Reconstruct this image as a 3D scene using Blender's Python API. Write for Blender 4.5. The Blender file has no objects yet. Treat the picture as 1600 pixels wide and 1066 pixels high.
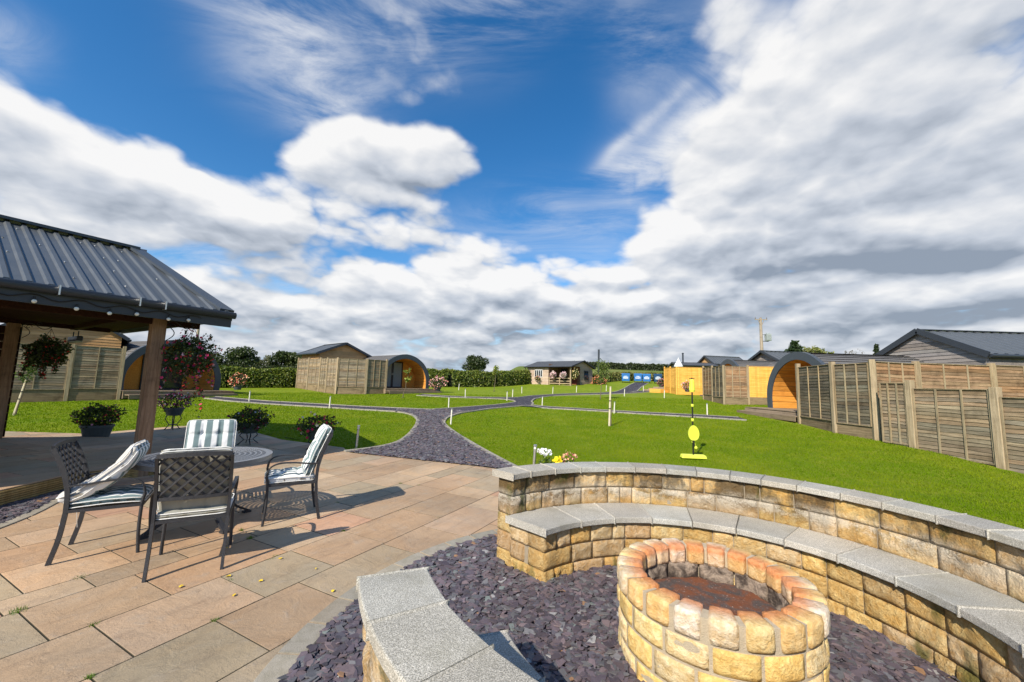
import bpy, bmesh, math, random
import numpy as np
from mathutils import Vector, Matrix, noise as mnoise
R_=math.radians; PI=math.pi
random.seed(7); rng=np.random.default_rng(7)
SC=bpy.context.scene; COL=SC.collection

# ---------------------------------------------------------------- camera
CAMH=1.6; PITCH=.110; ROLL=.030; FPX=620.
cam=bpy.data.cameras.new('camera'); camo=bpy.data.objects.new('camera',cam); COL.objects.link(camo)
cam.sensor_width=36; cam.lens=36*FPX/1600; cam.clip_start=.05; cam.clip_end=3000
cp,sp=math.cos(PITCH),math.sin(PITCH); cr,sr=math.cos(ROLL),math.sin(ROLL)
F=Vector((0,cp,sp)); R0=Vector((1,0,0)); U0=Vector((0,-sp,cp))
CR=cr*R0+sr*U0; CU=-sr*R0+cr*U0
camo.matrix_world=Matrix(((CR.x,CU.x,-F.x,0),(CR.y,CU.y,-F.y,0),(CR.z,CU.z,-F.z,CAMH),(0,0,0,1)))
SC.camera=camo
# ---------------------------------------------------------------- sun, exposure
SUN_EL=R_(38.5); SUN_DIR=Vector((-.525*math.cos(SUN_EL),-.851*math.cos(SUN_EL),math.sin(SUN_EL))).normalized() # towards the sun
sun=bpy.data.lights.new('sun','SUN'); sun.energy=4.6; sun.angle=R_(.5); sun.color=(1,.93,.82)
suno=bpy.data.objects.new('sun',sun); COL.objects.link(suno)
suno.rotation_euler=SUN_DIR.to_track_quat('Z','Y').to_euler()
SC.view_settings.view_transform='Standard'; SC.view_settings.look='None'; SC.view_settings.gamma=1; SC.view_settings.exposure=0.5
# ---------------------------------------------------------------- world: sky and clouds
W=bpy.data.worlds.new('World'); SC.world=W; W.use_nodes=True
nt=W.node_tree; nt.nodes.clear()
class NB:
    """tiny expression builder for shader node trees"""
    def __init__(s,nt): s.nt=nt
    def n(s,t,**k):
        n=s.nt.nodes.new(t)
        for a,b in k.items(): setattr(n,a,b)
        return n
    def put(s,sock,v):
        if isinstance(v,bpy.types.NodeSocket): s.nt.links.new(v,sock)
        elif v is not None:
            try: sock.default_value=v
            except Exception: sock.default_value=(*v,1) if len(v)==3 else v[:3]
    def m(s,op,a,b=None,c=None,clamp=False):
        n=s.n('ShaderNodeMath',operation=op,use_clamp=clamp)
        for i,v in enumerate((a,b,c)):
            if v is not None: s.put(n.inputs[i],v)
        return n.outputs[0]
    def add(s,*v):
        o=v[0]
        for x in v[1:]: o=s.m('ADD',o,x)
        return o
    def vm(s,op,a,b=None,sc=None):
        n=s.n('ShaderNodeVectorMath',operation=op); s.put(n.inputs[0],a)
        if b is not None: s.put(n.inputs[1],b)
        if sc is not None: s.put(n.inputs['Scale'],sc)
        return n.outputs['Value'] if op in('LENGTH','DOT_PRODUCT') else n.outputs[0]
    def noise(s,vec,scale=1,detail=4,rough=.5,dist=0,lac=2.):
        n=s.n('ShaderNodeTexNoise'); 
        if vec is not None: s.put(n.inputs['Vector'],vec)
        for k,v in(('Scale',scale),('Detail',detail),('Roughness',rough),('Distortion',dist),('Lacunarity',lac)): s.put(n.inputs[k],v)
        return n.outputs['Fac'],n.outputs['Color']
    def mapr(s,v,a,b,c=0,d=1,smooth=True):
        n=s.n('ShaderNodeMapRange',interpolation_type='SMOOTHSTEP' if smooth else 'LINEAR')
        for i,x in enumerate((v,a,b,c,d)): s.put(n.inputs[i],x)
        return n.outputs[0]
    def mix(s,f,a,b,mode='MIX'):
        n=s.n('ShaderNodeMix',data_type='RGBA',blend_type=mode)
        s.put(n.inputs[0],f); s.put(n.inputs[6],a); s.put(n.inputs[7],b)
        return n.outputs[2]
    def sep(s,v):
        n=s.n('ShaderNodeSeparateXYZ'); s.put(n.inputs[0],v); return n.outputs
    def comb(s,x,y,z):
        n=s.n('ShaderNodeCombineXYZ'); s.put(n.inputs[0],x);s.put(n.inputs[1],y);s.put(n.inputs[2],z); return n.outputs[0]
b=NB(nt)
D=b.n('ShaderNodeTexCoord').outputs['Generated']
D=b.vm('NORMALIZE',D)
def azel(px,py):
    d=F+((px-800)/FPX)*CR-((py-533)/FPX)*CU; d.normalize()
    return math.atan2(d.x,d.y),math.asin(d.z)
# soft masses of cloud (+) and of open blue (-): azimuth, elevation, half-widths, tilt, amount
CL=[]
def cl(px,py,rx,ry,ang,a):
    az,el=azel(px,py); k=1/(FPX*(1+((px-800)/FPX)**2)); k2=1/(FPX*math.sqrt(1+((px-800)/FPX)**2+((py-600)/FPX)**2))
    CL.append((az,el,rx*k,ry*k2*.9,R_(ang),a))
for q in [(60,250,230,75,-14,.62),(30,150,90,45,0,.35),(240,290,130,55,-10,.45),(350,330,130,40,-10,.5),(330,215,50,22,0,.35),(570,250,150,75,0,.80),(700,235,90,60,0,.50),(480,250,60,40,0,.35),
          (600,360,180,28,0,.42),(430,365,60,26,0,.3),(800,400,90,26,0,.4),(700,445,260,26,0,.4),(1000,470,120,26,0,.35),(1250,230,330,170,35,.62),(1160,120,90,110,35,.30),(1480,370,150,50,-8,.75),(1450,460,260,30,0,.6),(1130,370,190,60,10,.55),(500,470,300,40,0,.35),(1500,220,260,190,0,.45),(100,400,150,60,0,.35),
          (230,80,230,75,-20,-.6),(40,40,130,60,0,-.25),(430,160,130,70,-20,-.5),(850,170,120,150,10,-.75),(880,320,60,70,10,-.5),(960,170,90,90,30,-.30),(560,165,160,24,0,-.45),(960,60,120,80,30,-.2),(780,330,60,30,0,-.40),(280,400,130,16,12,-.40),(320,225,70,30,-30,-.4),(1000,440,120,12,0,-.35),(640,300,60,8,0,-.2),(400,440,60,10,0,-.3),(1250,415,60,8,0,-.2),(720,180,60,50,0,-.2)]: cl(*q)
# thin high cloud, wispy
CW_=[]
def cw_(px,py,rx,ry,ang,a):
    n_=len(CL); cl(px,py,rx,ry,ang,a); CW_.append(CL.pop())
for q in [(440,60,150,75,-35,.95),(650,50,150,60,10,.85),(790,15,110,40,0,.75),(60,60,60,40,0,.6),(1150,110,110,110,40,.7),(980,280,70,40,30,.75),(990,90,60,60,-60,.5),(540,150,60,20,30,.5),(1000,210,90,14,35,.6),(830,330,60,30,0,.5),(300,400,200,60,0,.5),(1350,60,280,60,20,.8),(1080,200,100,30,40,.7),(880,380,150,30,0,.4)]: cw_(*q)
def grp(name,fn):
    G=bpy.data.node_groups.new(name,'ShaderNodeTree')
    G.interface.new_socket('V',in_out='INPUT',socket_type='NodeSocketVector'); G.interface.new_socket('D',in_out='OUTPUT',socket_type='NodeSocketFloat')
    g=NB(G); gi=g.n('NodeGroupInput'); go=g.n('NodeGroupOutput'); G.links.new(fn(g,gi.outputs[0]),go.inputs[0]); return G
def masses(g,L,az,el):
    tot=None
    for (a,e,rx,ry,t,am) in L:
        dx=g.m('SUBTRACT',az,a); dy=g.m('SUBTRACT',el,e); c_,s_=math.cos(t),math.sin(t)
        u=g.m('MULTIPLY',g.add(g.m('MULTIPLY',dx,c_),g.m('MULTIPLY',dy,s_)),1/rx)
        v=g.m('MULTIPLY',g.add(g.m('MULTIPLY',dx,-s_),g.m('MULTIPLY',dy,c_)),1/ry)
        r2=g.add(g.m('MULTIPLY',u,u),g.m('MULTIPLY',v,v)); w=g.m('MULTIPLY',g.m('POWER',2.718,g.m('MULTIPLY',r2,-.8)),am)
        tot=w if tot is None else g.m('ADD',tot,w)
    return tot
def base(g,V,wa=.12,we=.07):
    x,y,z=g.sep(V); az0=g.m('ARCTAN2',x,y); el0=g.m('ARCSINE',z); zz=g.m('ADD',g.m('MAXIMUM',z,0),.42)
    P=g.vm('SCALE',g.vm('MULTIPLY',V,(1,1,2.1)),sc=g.m('DIVIDE',1,zz))
    wf,wc=g.noise(P,2.6,2,.6); wx,wy,wz=g.sep(wc)
    return P,g.add(az0,g.m('MULTIPLY',g.m('SUBTRACT',wx,.5),wa)),g.add(el0,g.m('MULTIPLY',g.m('SUBTRACT',wy,.5),we)),el0
def cum(g,V):
    P,az,el,el0=base(g,V); tot=masses(g,CL,az,el)
    _,wc=g.noise(P,4.,3,.65); Pw=g.vm('ADD',P,g.vm('SCALE',g.vm('SUBTRACT',wc,(.5,.5,.5)),sc=.22))
    n1,_=g.noise(P,2.3,7,.57,.0); bl=None
    for sc_,am in((5.2,.46),(12.,.22)):
        vo=g.n('ShaderNodeTexVoronoi',feature='F1'); g.put(vo.inputs['Scale'],sc_); g.put(vo.inputs['Vector'],Pw)
        t=g.m('MULTIPLY',g.m('SUBTRACT',.34,g.m('POWER',vo.outputs['Distance'],1.6)),am); bl=t if bl is None else g.m('ADD',bl,t)
    lowc=g.mapr(el0,.05,.38,.36,-.10)
    return g.add(tot,g.m('MULTIPLY',g.m('SUBTRACT',n1,.5),1.25),bl,lowc)
def wisp(g,V):
    P,az,el,el0=base(g,V,.25,.15); tot=masses(g,CW_,az,el)
    mp=g.n('ShaderNodeMapping'); mp.inputs['Rotation'].default_value=(R_(20),R_(35),R_(-25)); mp.inputs['Scale'].default_value=(1.,2.6,4.); g.put(mp.inputs[0],P)
    n1,_=g.noise(mp.outputs[0],1.7,8,.66,.7)
    return g.m('MULTIPLY',tot,g.mapr(n1,.31,.68))
GC=grp('cumulus_density',cum); GW=grp('cirrus_density',wisp)
def dn(v,G):
    n=b.n('ShaderNodeGroup'); n.node_tree=G; b.put(n.inputs[0],v); return n.outputs[0]
d1=dn(D,GC); d2=dn(b.vm('NORMALIZE',b.vm('ADD',D,(-.012,-.01,.028))),GC); wz_=dn(D,GW)
alpha=b.mapr(d1,-.02,.30)
sky=b.n('ShaderNodeTexSky',sky_type='NISHITA',sun_disc=False,sun_elevation=SUN_EL,sun_rotation=math.atan2(SUN_DIR.x,SUN_DIR.y),altitude=100,air_density=1,dust_density=.4,ozone_density=2.5)
SKS=.10
skyc=b.vm('SCALE',sky.outputs[0],sc=SKS)
hs=b.n('ShaderNodeHueSaturation'); b.put(hs.inputs['Saturation'],1.34); b.put(hs.inputs['Value'],1.22); b.put(hs.inputs['Color'],skyc)
tone,_=b.noise(b.vm('MULTIPLY',D,(1,1,2.6)),2.4,5,.55,.2)
lit=b.add(.60,b.m('MULTIPLY',b.m('SUBTRACT',d1,d2),1.05),b.m('MULTIPLY',b.m('SUBTRACT',tone,.5),1.15))
thick=b.mapr(d1,.45,1.3)
Dx,Dy,Dz=b.sep(D)
litv=b.m('SUBTRACT',b.m('SUBTRACT',lit,b.m('MULTIPLY',thick,.16)),b.mapr(Dz,.02,.34,.20,.0)); litv=b.m('MULTIPLY',litv,1,clamp=True)
cr_=b.n('ShaderNodeValToRGB'); b.put(cr_.inputs[0],litv)
e=cr_.color_ramp.elements; e[0].position=.05; e[0].color=(.21,.245,.30,1); e[1].position=.85; e[1].color=(.68,.675,.67,1)
m_=cr_.color_ramp.elements.new(.42); m_.color=(.42,.45,.50,1)
fin=b.mix(b.mapr(Dz,.0,.22),(.36,.47,.60),hs.outputs[0])
fin=b.mix(b.m('MULTIPLY',wz_,.9,clamp=True),fin,(.55,.57,.61))
fin=b.mix(b.m('MULTIPLY',alpha,.97),fin,cr_.outputs[0])
bg=b.n('ShaderNodeBackground'); b.put(bg.inputs[0],fin); bg.inputs[1].default_value=1
ow=b.n('ShaderNodeOutputWorld'); nt.links.new(bg.outputs[0],ow.inputs[0])
W.cycles.sampling_method='MANUAL'; W.cycles.sample_map_resolution=512

# ================================================================ materials
def mat(name,fn,rough=.7,metal=0.,spec=.4):
    m=bpy.data.materials.new(name); m.use_nodes=True; t=m.node_tree
    q=NB(t); bs=t.nodes['Principled BSDF']; bs.inputs['Roughness'].default_value=rough; bs.inputs['Metallic'].default_value=metal
    bs.inputs['Specular IOR Level'].default_value=spec
    q.obj=None
    co=q.n('ShaderNodeTexCoord'); q.O=co.outputs['Object']; q.bs=bs
    q.P=q.n('ShaderNodeNewGeometry').outputs['Position']
    fn(q); return m
def bump(q,h,dist=.01,strength=1.):
    n=q.n('ShaderNodeBump'); q.put(n.inputs['Height'],h); n.inputs['Distance'].default_value=dist; n.inputs['Strength'].default_value=strength
    q.nt.links.new(n.outputs[0],q.bs.inputs['Normal'])
def colr(q,c): q.put(q.bs.inputs['Base Color'],c)
def attr(q): return q.n('ShaderNodeVertexColor',layer_name='Col').outputs[0]
def M_flat(name,c,rough=.6,metal=0.,var=.15,scale=8,bmp=.002,spec=.4):
    def f(q):
        a,_=q.noise(q.P,scale,5,.6); a2,_=q.noise(q.P,scale*9,3,.6)
        k=q.add(1-var,q.m('MULTIPLY',a,var*1.4),q.m('MULTIPLY',a2,var*.6))
        colr(q,q.vm('SCALE',c,sc=k)); bump(q,a2,bmp)
        q.put(q.bs.inputs['Roughness'],q.add(rough-.08,q.m('MULTIPLY',a,.16)))
    return mat(name,f,rough,metal,spec)
def M_attr(name,rough=.8,var=.3,scale=30,bmp=.004,trans=0.,spec=.3,stain=None):
    def f(q):
        c=attr(q); a,_=q.noise(q.P,scale,6,.65); a2,_=q.noise(q.P,scale*5,3,.6)
        k=q.add(1-var*.5,q.m('MULTIPLY',q.m('SUBTRACT',a,.5),var*1.6),q.m('MULTIPLY',a2,var))
        o=q.vm('SCALE',c,sc=q.m('SUBTRACT',k,var*.0))
        if stain:
            s,_=q.noise(q.P,stain[0],5,.65); o=q.mix(q.mapr(s,stain[1],stain[2],0,stain[3]),o,stain[4])
        colr(q,o); bump(q,q.add(a,q.m('MULTIPLY',a2,.3)),bmp)
        if trans:
            q.bs.inputs['Subsurface Weight'].default_value=0
    return mat(name,f,rough,0,spec)
def M_leaf(name):
    m=bpy.data.materials.new(name); m.use_nodes=True; t=m.node_tree; t.nodes.remove(t.nodes['Principled BSDF'])
    q=NB(t); c=attr(q); d=q.n('ShaderNodeBsdfDiffuse'); tr=q.n('ShaderNodeBsdfTranslucent'); gl=q.n('ShaderNodeBsdfGlossy'); gl.inputs['Roughness'].default_value=.45
    q.put(d.inputs[0],c); q.put(tr.inputs[0],q.vm('MULTIPLY',c,(1.3,1.5,.5))); gl.inputs[0].default_value=(.5,.5,.5,1)
    m1=q.n('ShaderNodeMixShader'); m1.inputs[0].default_value=.3; t.links.new(d.outputs[0],m1.inputs[1]); t.links.new(tr.outputs[0],m1.inputs[2])
    m2=q.n('ShaderNodeMixShader'); m2.inputs[0].default_value=.0 if 'grass' in name else .05; t.links.new(m1.outputs[0],m2.inputs[1]); t.links.new(gl.outputs[0],m2.inputs[2])
    t.links.new(m2.outputs[0],t.nodes['Material Output'].inputs[0]); return m
def M_wood(name,c1,c2,rough=.75,axis='X',dark=(.05,.04,.03),stain=.4,grain=1.,knots=True):
    """weathered timber: grain stretched along an object axis"""
    def f(q):
        sc={'X':(1.2,22,22),'Y':(22,1.2,22),'Z':(22,22,1.2)}[axis]
        v=q.vm('MULTIPLY',q.O,sc); g1,_=q.noise(v,1.0*grain,7,.7,.6); g2,_=q.noise(q.O,2.3,5,.65); g3,_=q.noise(v,5,3,.6)
        c=attr(q); sp_,_=q.noise(q.O,38,2,.6)
        o=q.mix(q.mapr(g1,.3,.7),c1,c2); o=q.mix(q.mapr(sp_,.68,.76,0,.55 if knots else 0),o,q.vm('SCALE',c2,sc=1.35)); o=q.mix(q.mapr(g2,.45,.75,0,stain),o,dark)
        o=q.mix(1.,o,c,'MULTIPLY'); o=q.vm('SCALE',o,sc=q.add(.8,q.m('MULTIPLY',g3,.4)))
        colr(q,o); bump(q,q.add(g1,g3),.004)
    return mat(name,f,max(rough,.8),0,.07)
MT={}
def grass_f(q):
    a,_=q.noise(q.P,.35,5,.6); c,_=q.noise(q.P,2.2,6,.7); e_,_=q.noise(q.vm('MULTIPLY',q.P,(1,1.4,1)),38,4,.7)
    o=q.mix(q.mapr(a,.3,.7),(.145,.228,.006),(.200,.268,.010)); o=q.mix(q.mapr(c,.42,.72,0,.75),o,(.30,.315,.025))
    px,py,pz=q.sep(q.P); st=q.m('SINE',q.m('MULTIPLY',q.add(py,q.m('MULTIPLY',px,.35),q.m('MULTIPLY',a,1.5)),4.4))
    o=q.vm('SCALE',o,sc=q.add(.66,q.m('MULTIPLY',e_,.55),q.m('MULTIPLY',st,.025)))
    far=q.mapr(py,62,85); far2,_=q.noise(q.vm('MULTIPLY',q.P,(.6,.25,1)),.05,3,.5)
    o=q.mix(far,o,q.mix(q.mapr(far2,.4,.6),(.11,.15,.02),(.19,.20,.05)))
    colr(q,o); bump(q,e_,.04)
MT['grass']=mat('grass',grass_f,.85,0,.15)
MT['blade']=M_leaf('grass_blade'); MT['leaf']=M_leaf('leaf')
MT['petal']=M_attr('petal',.6,.2,60,.001)
MT['bark']=M_flat('bark',(.16,.12,.08),.9,0,.5,25,.01)
MT['birch']=M_attr('pale_bark',.8,.4,25,.004)
def patio_f(q):
    c=attr(q); a,_=q.noise(q.P,1.6,6,.62,.8); s,_=q.noise(q.vm('MULTIPLY',q.P,(1,1,1)),7,7,.68,.5); f,_=q.noise(q.P,120,3,.6)
    mp=q.n('ShaderNodeMapping'); mp.inputs['Rotation'].default_value=(0,0,R_(27)); q.put(mp.inputs[0],q.P)
    st,_=q.noise(q.vm('MULTIPLY',mp.outputs[0],(6,1.1,1)),1.3,6,.7,1.2)
    o=q.mix(q.mapr(a,.3,.7,0,.55),c,q.vm('MULTIPLY',c,(1.12,.97,.80)))
    o=q.mix(q.mapr(st,.48,.78,0,.65),o,q.vm('MULTIPLY',c,(.55,.50,.50)))
    o=q.mix(q.mapr(s,.52,.72,0,.4),o,(.30,.26,.21)); o=q.vm('SCALE',o,sc=q.add(.74,q.m('MULTIPLY',s,.34),q.m('MULTIPLY',f,.22)))
    l,_=q.noise(q.P,4.2,3,.6,.2); o=q.mix(q.mapr(l,.67,.78,0,.5),o,(.12,.12,.09))
    w_,_=q.noise(q.P,.55,3,.6); o=q.vm('SCALE',o,sc=q.mapr(w_,.3,.7,.82,1.14)); 
    colr(q,o); bump(q,q.add(q.m('MULTIPLY',a,2.),q.m('MULTIPLY',s,1.2),q.m('MULTIPLY',f,.18)),.010)
MT['patio']=mat('sandstone',patio_f,.72,0,.35)
MT['joint']=M_flat('joint',(.035,.032,.018),.95,0,.6,20,.006)
def slate_f(q):
    c=attr(q); a,_=q.noise(q.P,55,4,.6); k,_=q.noise(q.P,9,3,.6)
    colr(q,q.vm('SCALE',c,sc=q.add(.62,q.m('MULTIPLY',a,.5),q.m('MULTIPLY',k,.25)))); bump(q,a,.003)
MT['slate']=mat('slate',slate_f,.55,0,.4)
def slatebed_f(q):
    v=q.n('ShaderNodeTexVoronoi'); v.inputs['Scale'].default_value=26; q.put(v.inputs['Vector'],q.vm('MULTIPLY',q.P,(1,1,0)))
    x,y,z=q.sep(v.outputs['Color']); o=q.mix(x,(.062,.052,.066),(.20,.178,.205)); o=q.mix(q.mapr(y,.93,.97),o,(.34,.33,.33)); o=q.mix(q.mapr(v.outputs['Distance'],.3,.55,0,.8),o,(.018,.015,.018))
    colr(q,o); bump(q,q.m('ADD',x,q.m('MULTIPLY',v.outputs['Distance'],-1.2)),.03)
MT['slatebed']=mat('slate_bed',slatebed_f,.7,0,.3)
def kerb_f(q):
    a,_=q.noise(q.P,14,5,.6); f,_=q.noise(q.P,260,2,.6); c=attr(q)
    o=q.mix(q.mapr(a,.35,.7,0,.6),c,q.vm('MULTIPLY',c,(.72,.72,.66))); colr(q,q.vm('SCALE',o,sc=q.add(.66,q.m('MULTIPLY',f,.65)))); bump(q,f,.003)
MT['kerb']=mat('concrete_kerb',kerb_f,.85,0,.3)
def cope_f(q):
    v,_=q.noise(q.P,230,2,.75); v2,_=q.noise(q.P,110,3,.7); a,_=q.noise(q.P,5,5,.65)
    c=attr(q)
    o=q.mix(q.mapr(v,.43,.50),(.22,.215,.19),q.mix(q.mapr(v2,.42,.58),(.37,.36,.335),(.50,.49,.455)))
    o=q.mix(q.mapr(v,.615,.66),o,(.72,.70,.66))
    o=q.mix(1.,o,c,'MULTIPLY'); o=q.mix(q.mapr(a,.48,.72,0,.5),o,(.27,.25,.19)); a2,_=q.noise(q.P,1.7,4,.6); o=q.vm('SCALE',o,sc=q.mapr(a2,.3,.7,.86,1.1)); colr(q,o); bump(q,v,.003)
MT['coping']=mat('granite_coping',cope_f,.65,0,.4)
def stone_f(q):
    c=attr(q); a,_=q.noise(q.P,22,7,.68,.4); g_,_=q.noise(q.P,80,5,.7); w,_=q.noise(q.vm('MULTIPLY',q.P,(1,1,2.2)),3.1,4,.6); d_,_=q.noise(q.vm('MULTIPLY',q.P,(1,1,.35)),2.7,5,.65); m,_=q.noise(q.vm('MULTIPLY',q.P,(1,1,.4)),4.4,3,.55)
    px,py,pz=q.sep(q.P)
    o=q.mix(q.mapr(a,.3,.72),q.vm('MULTIPLY',c,(.80,.66,.50)),q.vm('MULTIPLY',c,(1.12,1.16,1.32)))
    up=q.mapr(pz,.42,.60)                                  # lime bloom and black algae sit on the upper wall
    dn_=q.m('SUBTRACT',1.,q.mapr(pz,.0,.22))
    dm=q.m('MULTIPLY',q.mapr(q.add(d_,q.m('MULTIPLY',a,.35)),.555,.74),q.add(.20,q.m('MULTIPLY',up,.76)))
    o=q.mix(q.m('MULTIPLY',dm,.85),o,(.045,.032,.02))
    lime=q.m('MULTIPLY',q.mapr(q.add(w,q.m('MULTIPLY',g_,.3)),.54,.70),q.m('MULTIPLY',up,q.m('SUBTRACT',1,q.mapr(pz,.58,.68))))
    o=q.mix(q.m('MULTIPLY',lime,.65),o,(.78,.70,.56))
    ms=q.mapr(q.add(m,q.m('MULTIPLY',dn_,.09),q.m('MULTIPLY',a,.12)),.66,.78)
    o=q.mix(q.m('MULTIPLY',ms,.8),o,(.07,.085,.012))
    o=q.vm('SCALE',o,sc=q.add(.66,q.m('MULTIPLY',g_,.68)))
    colr(q,o); bump(q,q.add(q.m('MULTIPLY',a,1.),q.m('MULTIPLY',g_,.6)),.034)
MT['stone']=mat('split_stone',stone_f,.85,0,.2)
MT['mortar']=M_flat('mortar',(.30,.25,.18),.95,0,.5,18,.008)
def pit_f(q):
    c=attr(q); a,_=q.noise(q.P,26,7,.66,.3); g_,_=q.noise(q.P,95,4,.7)
    o=q.mix(q.mapr(a,.35,.70),q.vm('MULTIPLY',c,(.86,.76,.62)),q.vm('MULTIPLY',c,(1.06,1.10,1.18))); colr(q,q.vm('SCALE',o,sc=q.add(.72,q.m('MULTIPLY',g_,.56)))); bump(q,q.add(a,q.m('MULTIPLY',g_,.5)),.016)
MT['pit']=mat('pit_stone',pit_f,.85,0,.2)
def soot_f(q):
    a,_=q.noise(q.P,9,6,.65,.5); g_,_=q.noise(q.P,45,5,.7)
    o=q.mix(q.mapr(a,.36,.60),(.06,.045,.036),(.36,.28,.21)); o=q.vm('SCALE',o,sc=q.add(.5,g_)); colr(q,o); bump(q,q.add(a,g_),.02)
MT['soot']=mat('sooty_stone',soot_f,.9,0,.2)
def ash_f(q):
    a,_=q.noise(q.P,8,6,.65,.6); g_,_=q.noise(q.P,60,5,.75)
    o=q.mix(q.mapr(a,.40,.62),(.10,.082,.075),(.21,.078,.038)); o=q.mix(q.mapr(g_,.60,.68),o,(.36,.33,.29)); colr(q,q.vm('SCALE',o,sc=q.add(.55,q.m('MULTIPLY',g_,.8)))); bump(q,q.add(a,g_),.012)
MT['ash']=mat('ash',ash_f,.9,0,.2)
MT['fence']=M_wood('aged_fence',(.165,.125,.080),(.345,.272,.180),.85,'X',(.065,.05,.034),.6)
MT['post']=M_wood('post_timber',(.29,.215,.125),(.46,.36,.23),.8,'Z',(.15,.115,.075),.5)
MT['batten']=M_wood('batten_timber',(.27,.205,.12),(.44,.35,.22),.8,'Z',(.12,.09,.06),.5)
MT['newfence']=M_wood('new_fence',(.66,.33,.055),(.86,.50,.12),.7,'X',(.45,.22,.04),.35)
MT['clad']=M_wood('larch_cladding',(.50,.27,.11),(.68,.40,.18),.75,'X',(.22,.12,.05),.4)
MT['greyclad']=M_wood('grey_cladding',(.20,.175,.155),(.33,.29,.255),.8,'X',(.09,.08,.075),.5)
MT['podlining']=M_wood('pod_lining',(.55,.22,.035),(.74,.34,.07),.5,'Y',(.36,.12,.02),.3)
MT['deck']=M_wood('deck_boards',(.24,.175,.11),(.36,.275,.185),.8,'X',(.10,.08,.055),.4)
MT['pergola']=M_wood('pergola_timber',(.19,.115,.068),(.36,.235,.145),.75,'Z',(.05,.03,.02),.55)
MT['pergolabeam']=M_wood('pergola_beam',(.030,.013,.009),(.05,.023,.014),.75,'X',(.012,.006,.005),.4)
MT['roof']=M_flat('roof_sheet',(.080,.088,.094),.42,0,.3,3,.002,.5)
MT['fascia']=M_flat('dark_fascia',(.035,.042,.052),.42,0,.2,6,.001)
MT['shingle']=M_flat('pod_tiles',(.125,.120,.115),.8,0,.35,5,.006)
MT['anthracite']=M_flat('anthracite_trim',(.055,.066,.080),.45,0,.2,5,.001)
MT['black']=M_flat('black_metal',(.012,.012,.013),.45,0,.3,20,.001)
MT['chair']=M_flat('cast_aluminium',(.030,.030,.033),.5,0,.5,30,.003,.45)
MT['tabletop']=M_flat('table_metal',(.16,.165,.175),.33,0,.3,25,.002,.6)
MT['steel']=M_flat('steel',(.62,.61,.58),.28,.85,.12,10,.0006)
MT['bollard']=M_flat('pale_bollard',(.68,.65,.53),.5,0,.1,10,.001)
MT['white']=M_flat('white_paint',(.80,.80,.77),.5,0,.1,8,.001)
MT['greyfab']=M_attr('cushion_fabric',.9,.10,18,.003)
MT['pipe']=M_flat('cushion_piping',(.75,.73,.68),.9,0,.1,30,.001)
MT['pot']=M_flat('plastic_pot',(.055,.07,.075),.5,0,.3,9,.002)
MT['lime']=M_flat('lime_plastic',(.68,.73,.07),.45,0,.1,9,.001)
MT['bulb']=M_flat('glass_bulb',(.75,.74,.66),.15,0,.1,9,.0,.8)
MT['glass']=M_flat('dark_glass',(.02,.024,.03),.06,0,.1,3,.0,.8)
MT['curtain']=M_flat('curtain',(.22,.24,.23),.9,0,.3,12,.01)
MT['binblue']=M_flat('bin_blue',(.03,.16,.42),.4,0,.15,3,.002)
MT['bindark']=M_flat('bin_navy',(.015,.06,.14),.45,0,.15,3,.002)
MT['sticker']=M_flat('white_sticker',(.75,.82,.88),.5,0,.1,4,.001)
MT['shedroof']=M_flat('felt_roof',(.065,.07,.078),.85,0,.4,2.5,.006)
MT['redpaint']=M_flat('red_door',(.16,.035,.025),.6,0,.2,8,.001)
MT['ceramic']=M_flat('insulator',(.15,.12,.1),.3,0,.2,9,.001)
MT['pole']=M_wood('pole_timber',(.28,.22,.16),(.42,.35,.27),.85,'Z',(.15,.12,.09),.4)
MT['transformer']=M_flat('transformer_grey',(.33,.37,.36),.5,0,.15,5,.001)

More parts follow.
